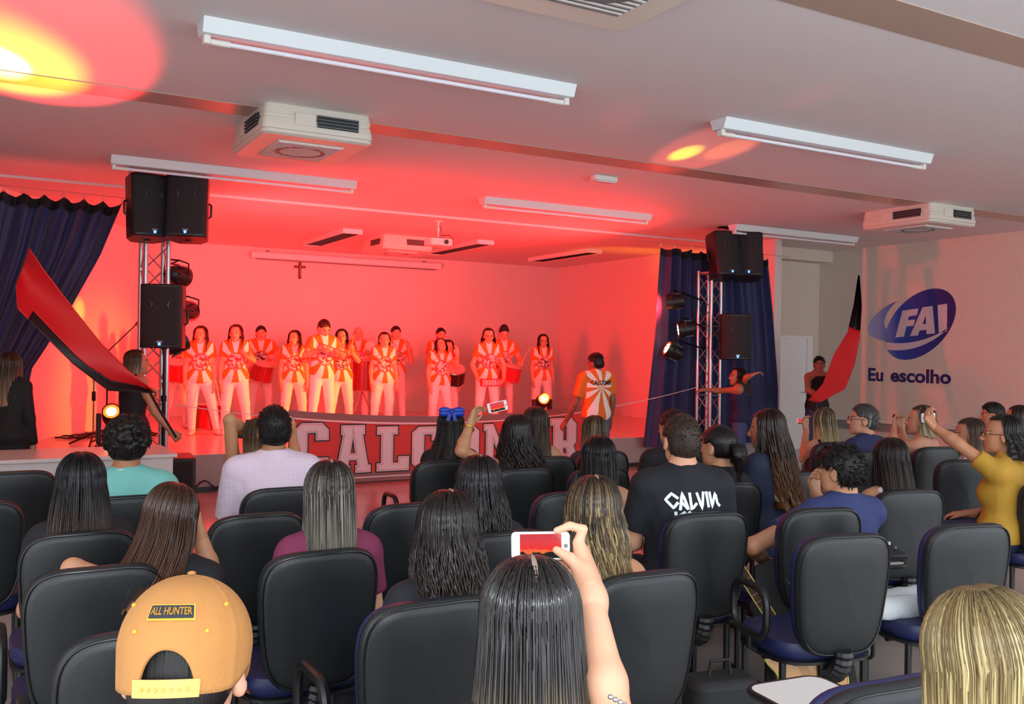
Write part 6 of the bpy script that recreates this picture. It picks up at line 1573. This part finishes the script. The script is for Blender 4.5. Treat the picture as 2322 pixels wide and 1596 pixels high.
for i in range(3):
    for s_ in (-1, 1): MB().tube([tuple(GM @ Vector((s_ * .035, .69 + .045 * i, .028))), tuple(GM @ Vector((s_ * .055, .69 + .045 * i, .028)))], .006, 8).build('tuning_peg', chrome, hd_)
for i in range(6): MB().tube([tuple(GM @ Vector((-.02 + .008 * i, -.115, .062))), tuple(GM @ Vector((-.018 + .0072 * i, .67, .061)))], .0006, 4).build('string', mat('bronze_string', '#5a4630', .6), gt)
gb = empty('gig_bag', (2.98, 3.12, 0), R_(20), label='open black padded gig bag around the guitar', cat='bag')
fab = mat('black_nylon', '#17181a', .7, var=.15, bump=.3, bscale=300)
gb.location = gt.location; gb.rotation_euler = (0, 0, 0)
G2 = Matrix.Translation((0, 0, _gc.z)) @ Matrix((_gx, _ga, _gn)).transposed().to_4x4() @ Matrix.Translation((.05, .02, -.09)) @ Matrix.Rotation(R_(-8), 4, 'Z')
MB().prism([(-.15, -.22), (.15, -.22), (.20, -.05), (.15, .12), (.15, .3), (.08, .38), (.06, .46), (-.04, .46), (-.08, .38), (-.15, .3), (-.15, .12), (-.2, -.05)], -.02, .02, G2).build('back_panel', fab, gb, bevel=.01)
MB().prism([(.15, -.22), (.12, -.22), (.10, .1), (.06, .36), (.05, .42), (.06, .46), (.09, .4), (.15, .3), (.17, .12), (.2, -.05)], .02, .09, G2).build('side_gusset', fab, gb, bevel=.01)
MB().tube([tuple(G2 @ Vector((.11, -.2, .1))), tuple(G2 @ Vector((.10, .1, .1))), tuple(G2 @ Vector((.06, .4, .1)))], .004, 6).build('zip', chrome, gb)
bgx = empty('backpack', (2.62, 2.86, 0), R_(-12), label='black bag with a white tag on the floor by the loop armrest', cat='bag')
MB().prism(rrect(.30, .18, .06, 4), 0, .36).build('body', fab, bgx, bevel=.03); MB().prism(rrect(.22, .05, .02, 4), .04, .2, Matrix.Translation((0, -.105, 0))).build('pocket', fab, bgx, bevel=.012)
MB().box((-.02, -.136, .1), (.03, -.131, .125)).build('tag', white_pl, bgx)
MB().tube([(-.05, 0, .355), (-.04, 0, .42), (.04, 0, .42), (.05, 0, .355)], .008, 6).build('handle', fab, bgx)
# console on the tablet
mx_ = empty('mixing_console', (3.74, 3.05, .692), R_(-14), label='small black mixing console on a white chair tablet', cat='mixer')
MB().prism([(-.11, 0), (.11, 0), (.11, .03), (-.11, .085)], -.13, .13, Matrix(((0, 0, 1, 0), (-1, 0, 0, 0), (0, 1, 0, 0), (0, 0, 0, 1)))).build('case', blk_pl, mx_, bevel=.006)
for i in range(5):
    for j in range(4):
        MB().lathe([(.007, 0), (.006, .014)], 8, Matrix.Translation((-.1 + .05 * i, .08 - .045 * j, .038 + .25 * (.08 - .045 * j + .09)))).build('knob', grey_pl if (i + j) % 3 else white_pl, mx_)
for i in range(3): MB().box((-.1 + .03 * i, -.113, .02), (-.085 + .03 * i, -.11, .03)).build('indicator', mat('red_led', '#ff2020', .4, emit='#ff2a20', es=4.), mx_)
wc_ = Sdf(); wc_.rc((-.26, .2, .50), (.26, .24, .50), .05, .055, .05); wc_.rc((-.2, .35, .50), (.24, .38, .50), .05, .05, .05); wc_.rc((-.27, .25, .50), (-.3, .28, .40), .045, .03, .04); wc_.rc((.27, .25, .50), (.32, .28, .42), .045, .03, .04)
cl_ = np_obj('white_jacket', [wc_.mesh(.012, noise=.004)], [cloth_mat('#d9dde0')], None); cl_.location = (3.82, 2.62, -.0); cl_.rotation_euler.z = R_(-14)
tag(cl_, 'white jacket lying across the seat beside the mixing console', 'jacket')
bt = empty('water_bottle', tuple(np.array([at(613, 1590, z=.30)[0], at(613, 1590, z=.30)[1], 0])), label='small plastic bottle with a pale cap at the bottom edge', cat='bottle')
bz = 0.0
MB().lathe([(.0, .0), (.03, .002), (.032, .02), (.032, .19), (.028, .21), (.014, .245), (.013, .262)], 20).build('bottle_body', mat('clear_plastic', '#cfe0ea', .1, trans=.8), bt); MB().lathe([(.0155, .258), (.0155, .284), (.012, .288), (0, .288)], 16, cap=False).build('cap', mat('pale_cap', '#cfd8ee', .4), bt)
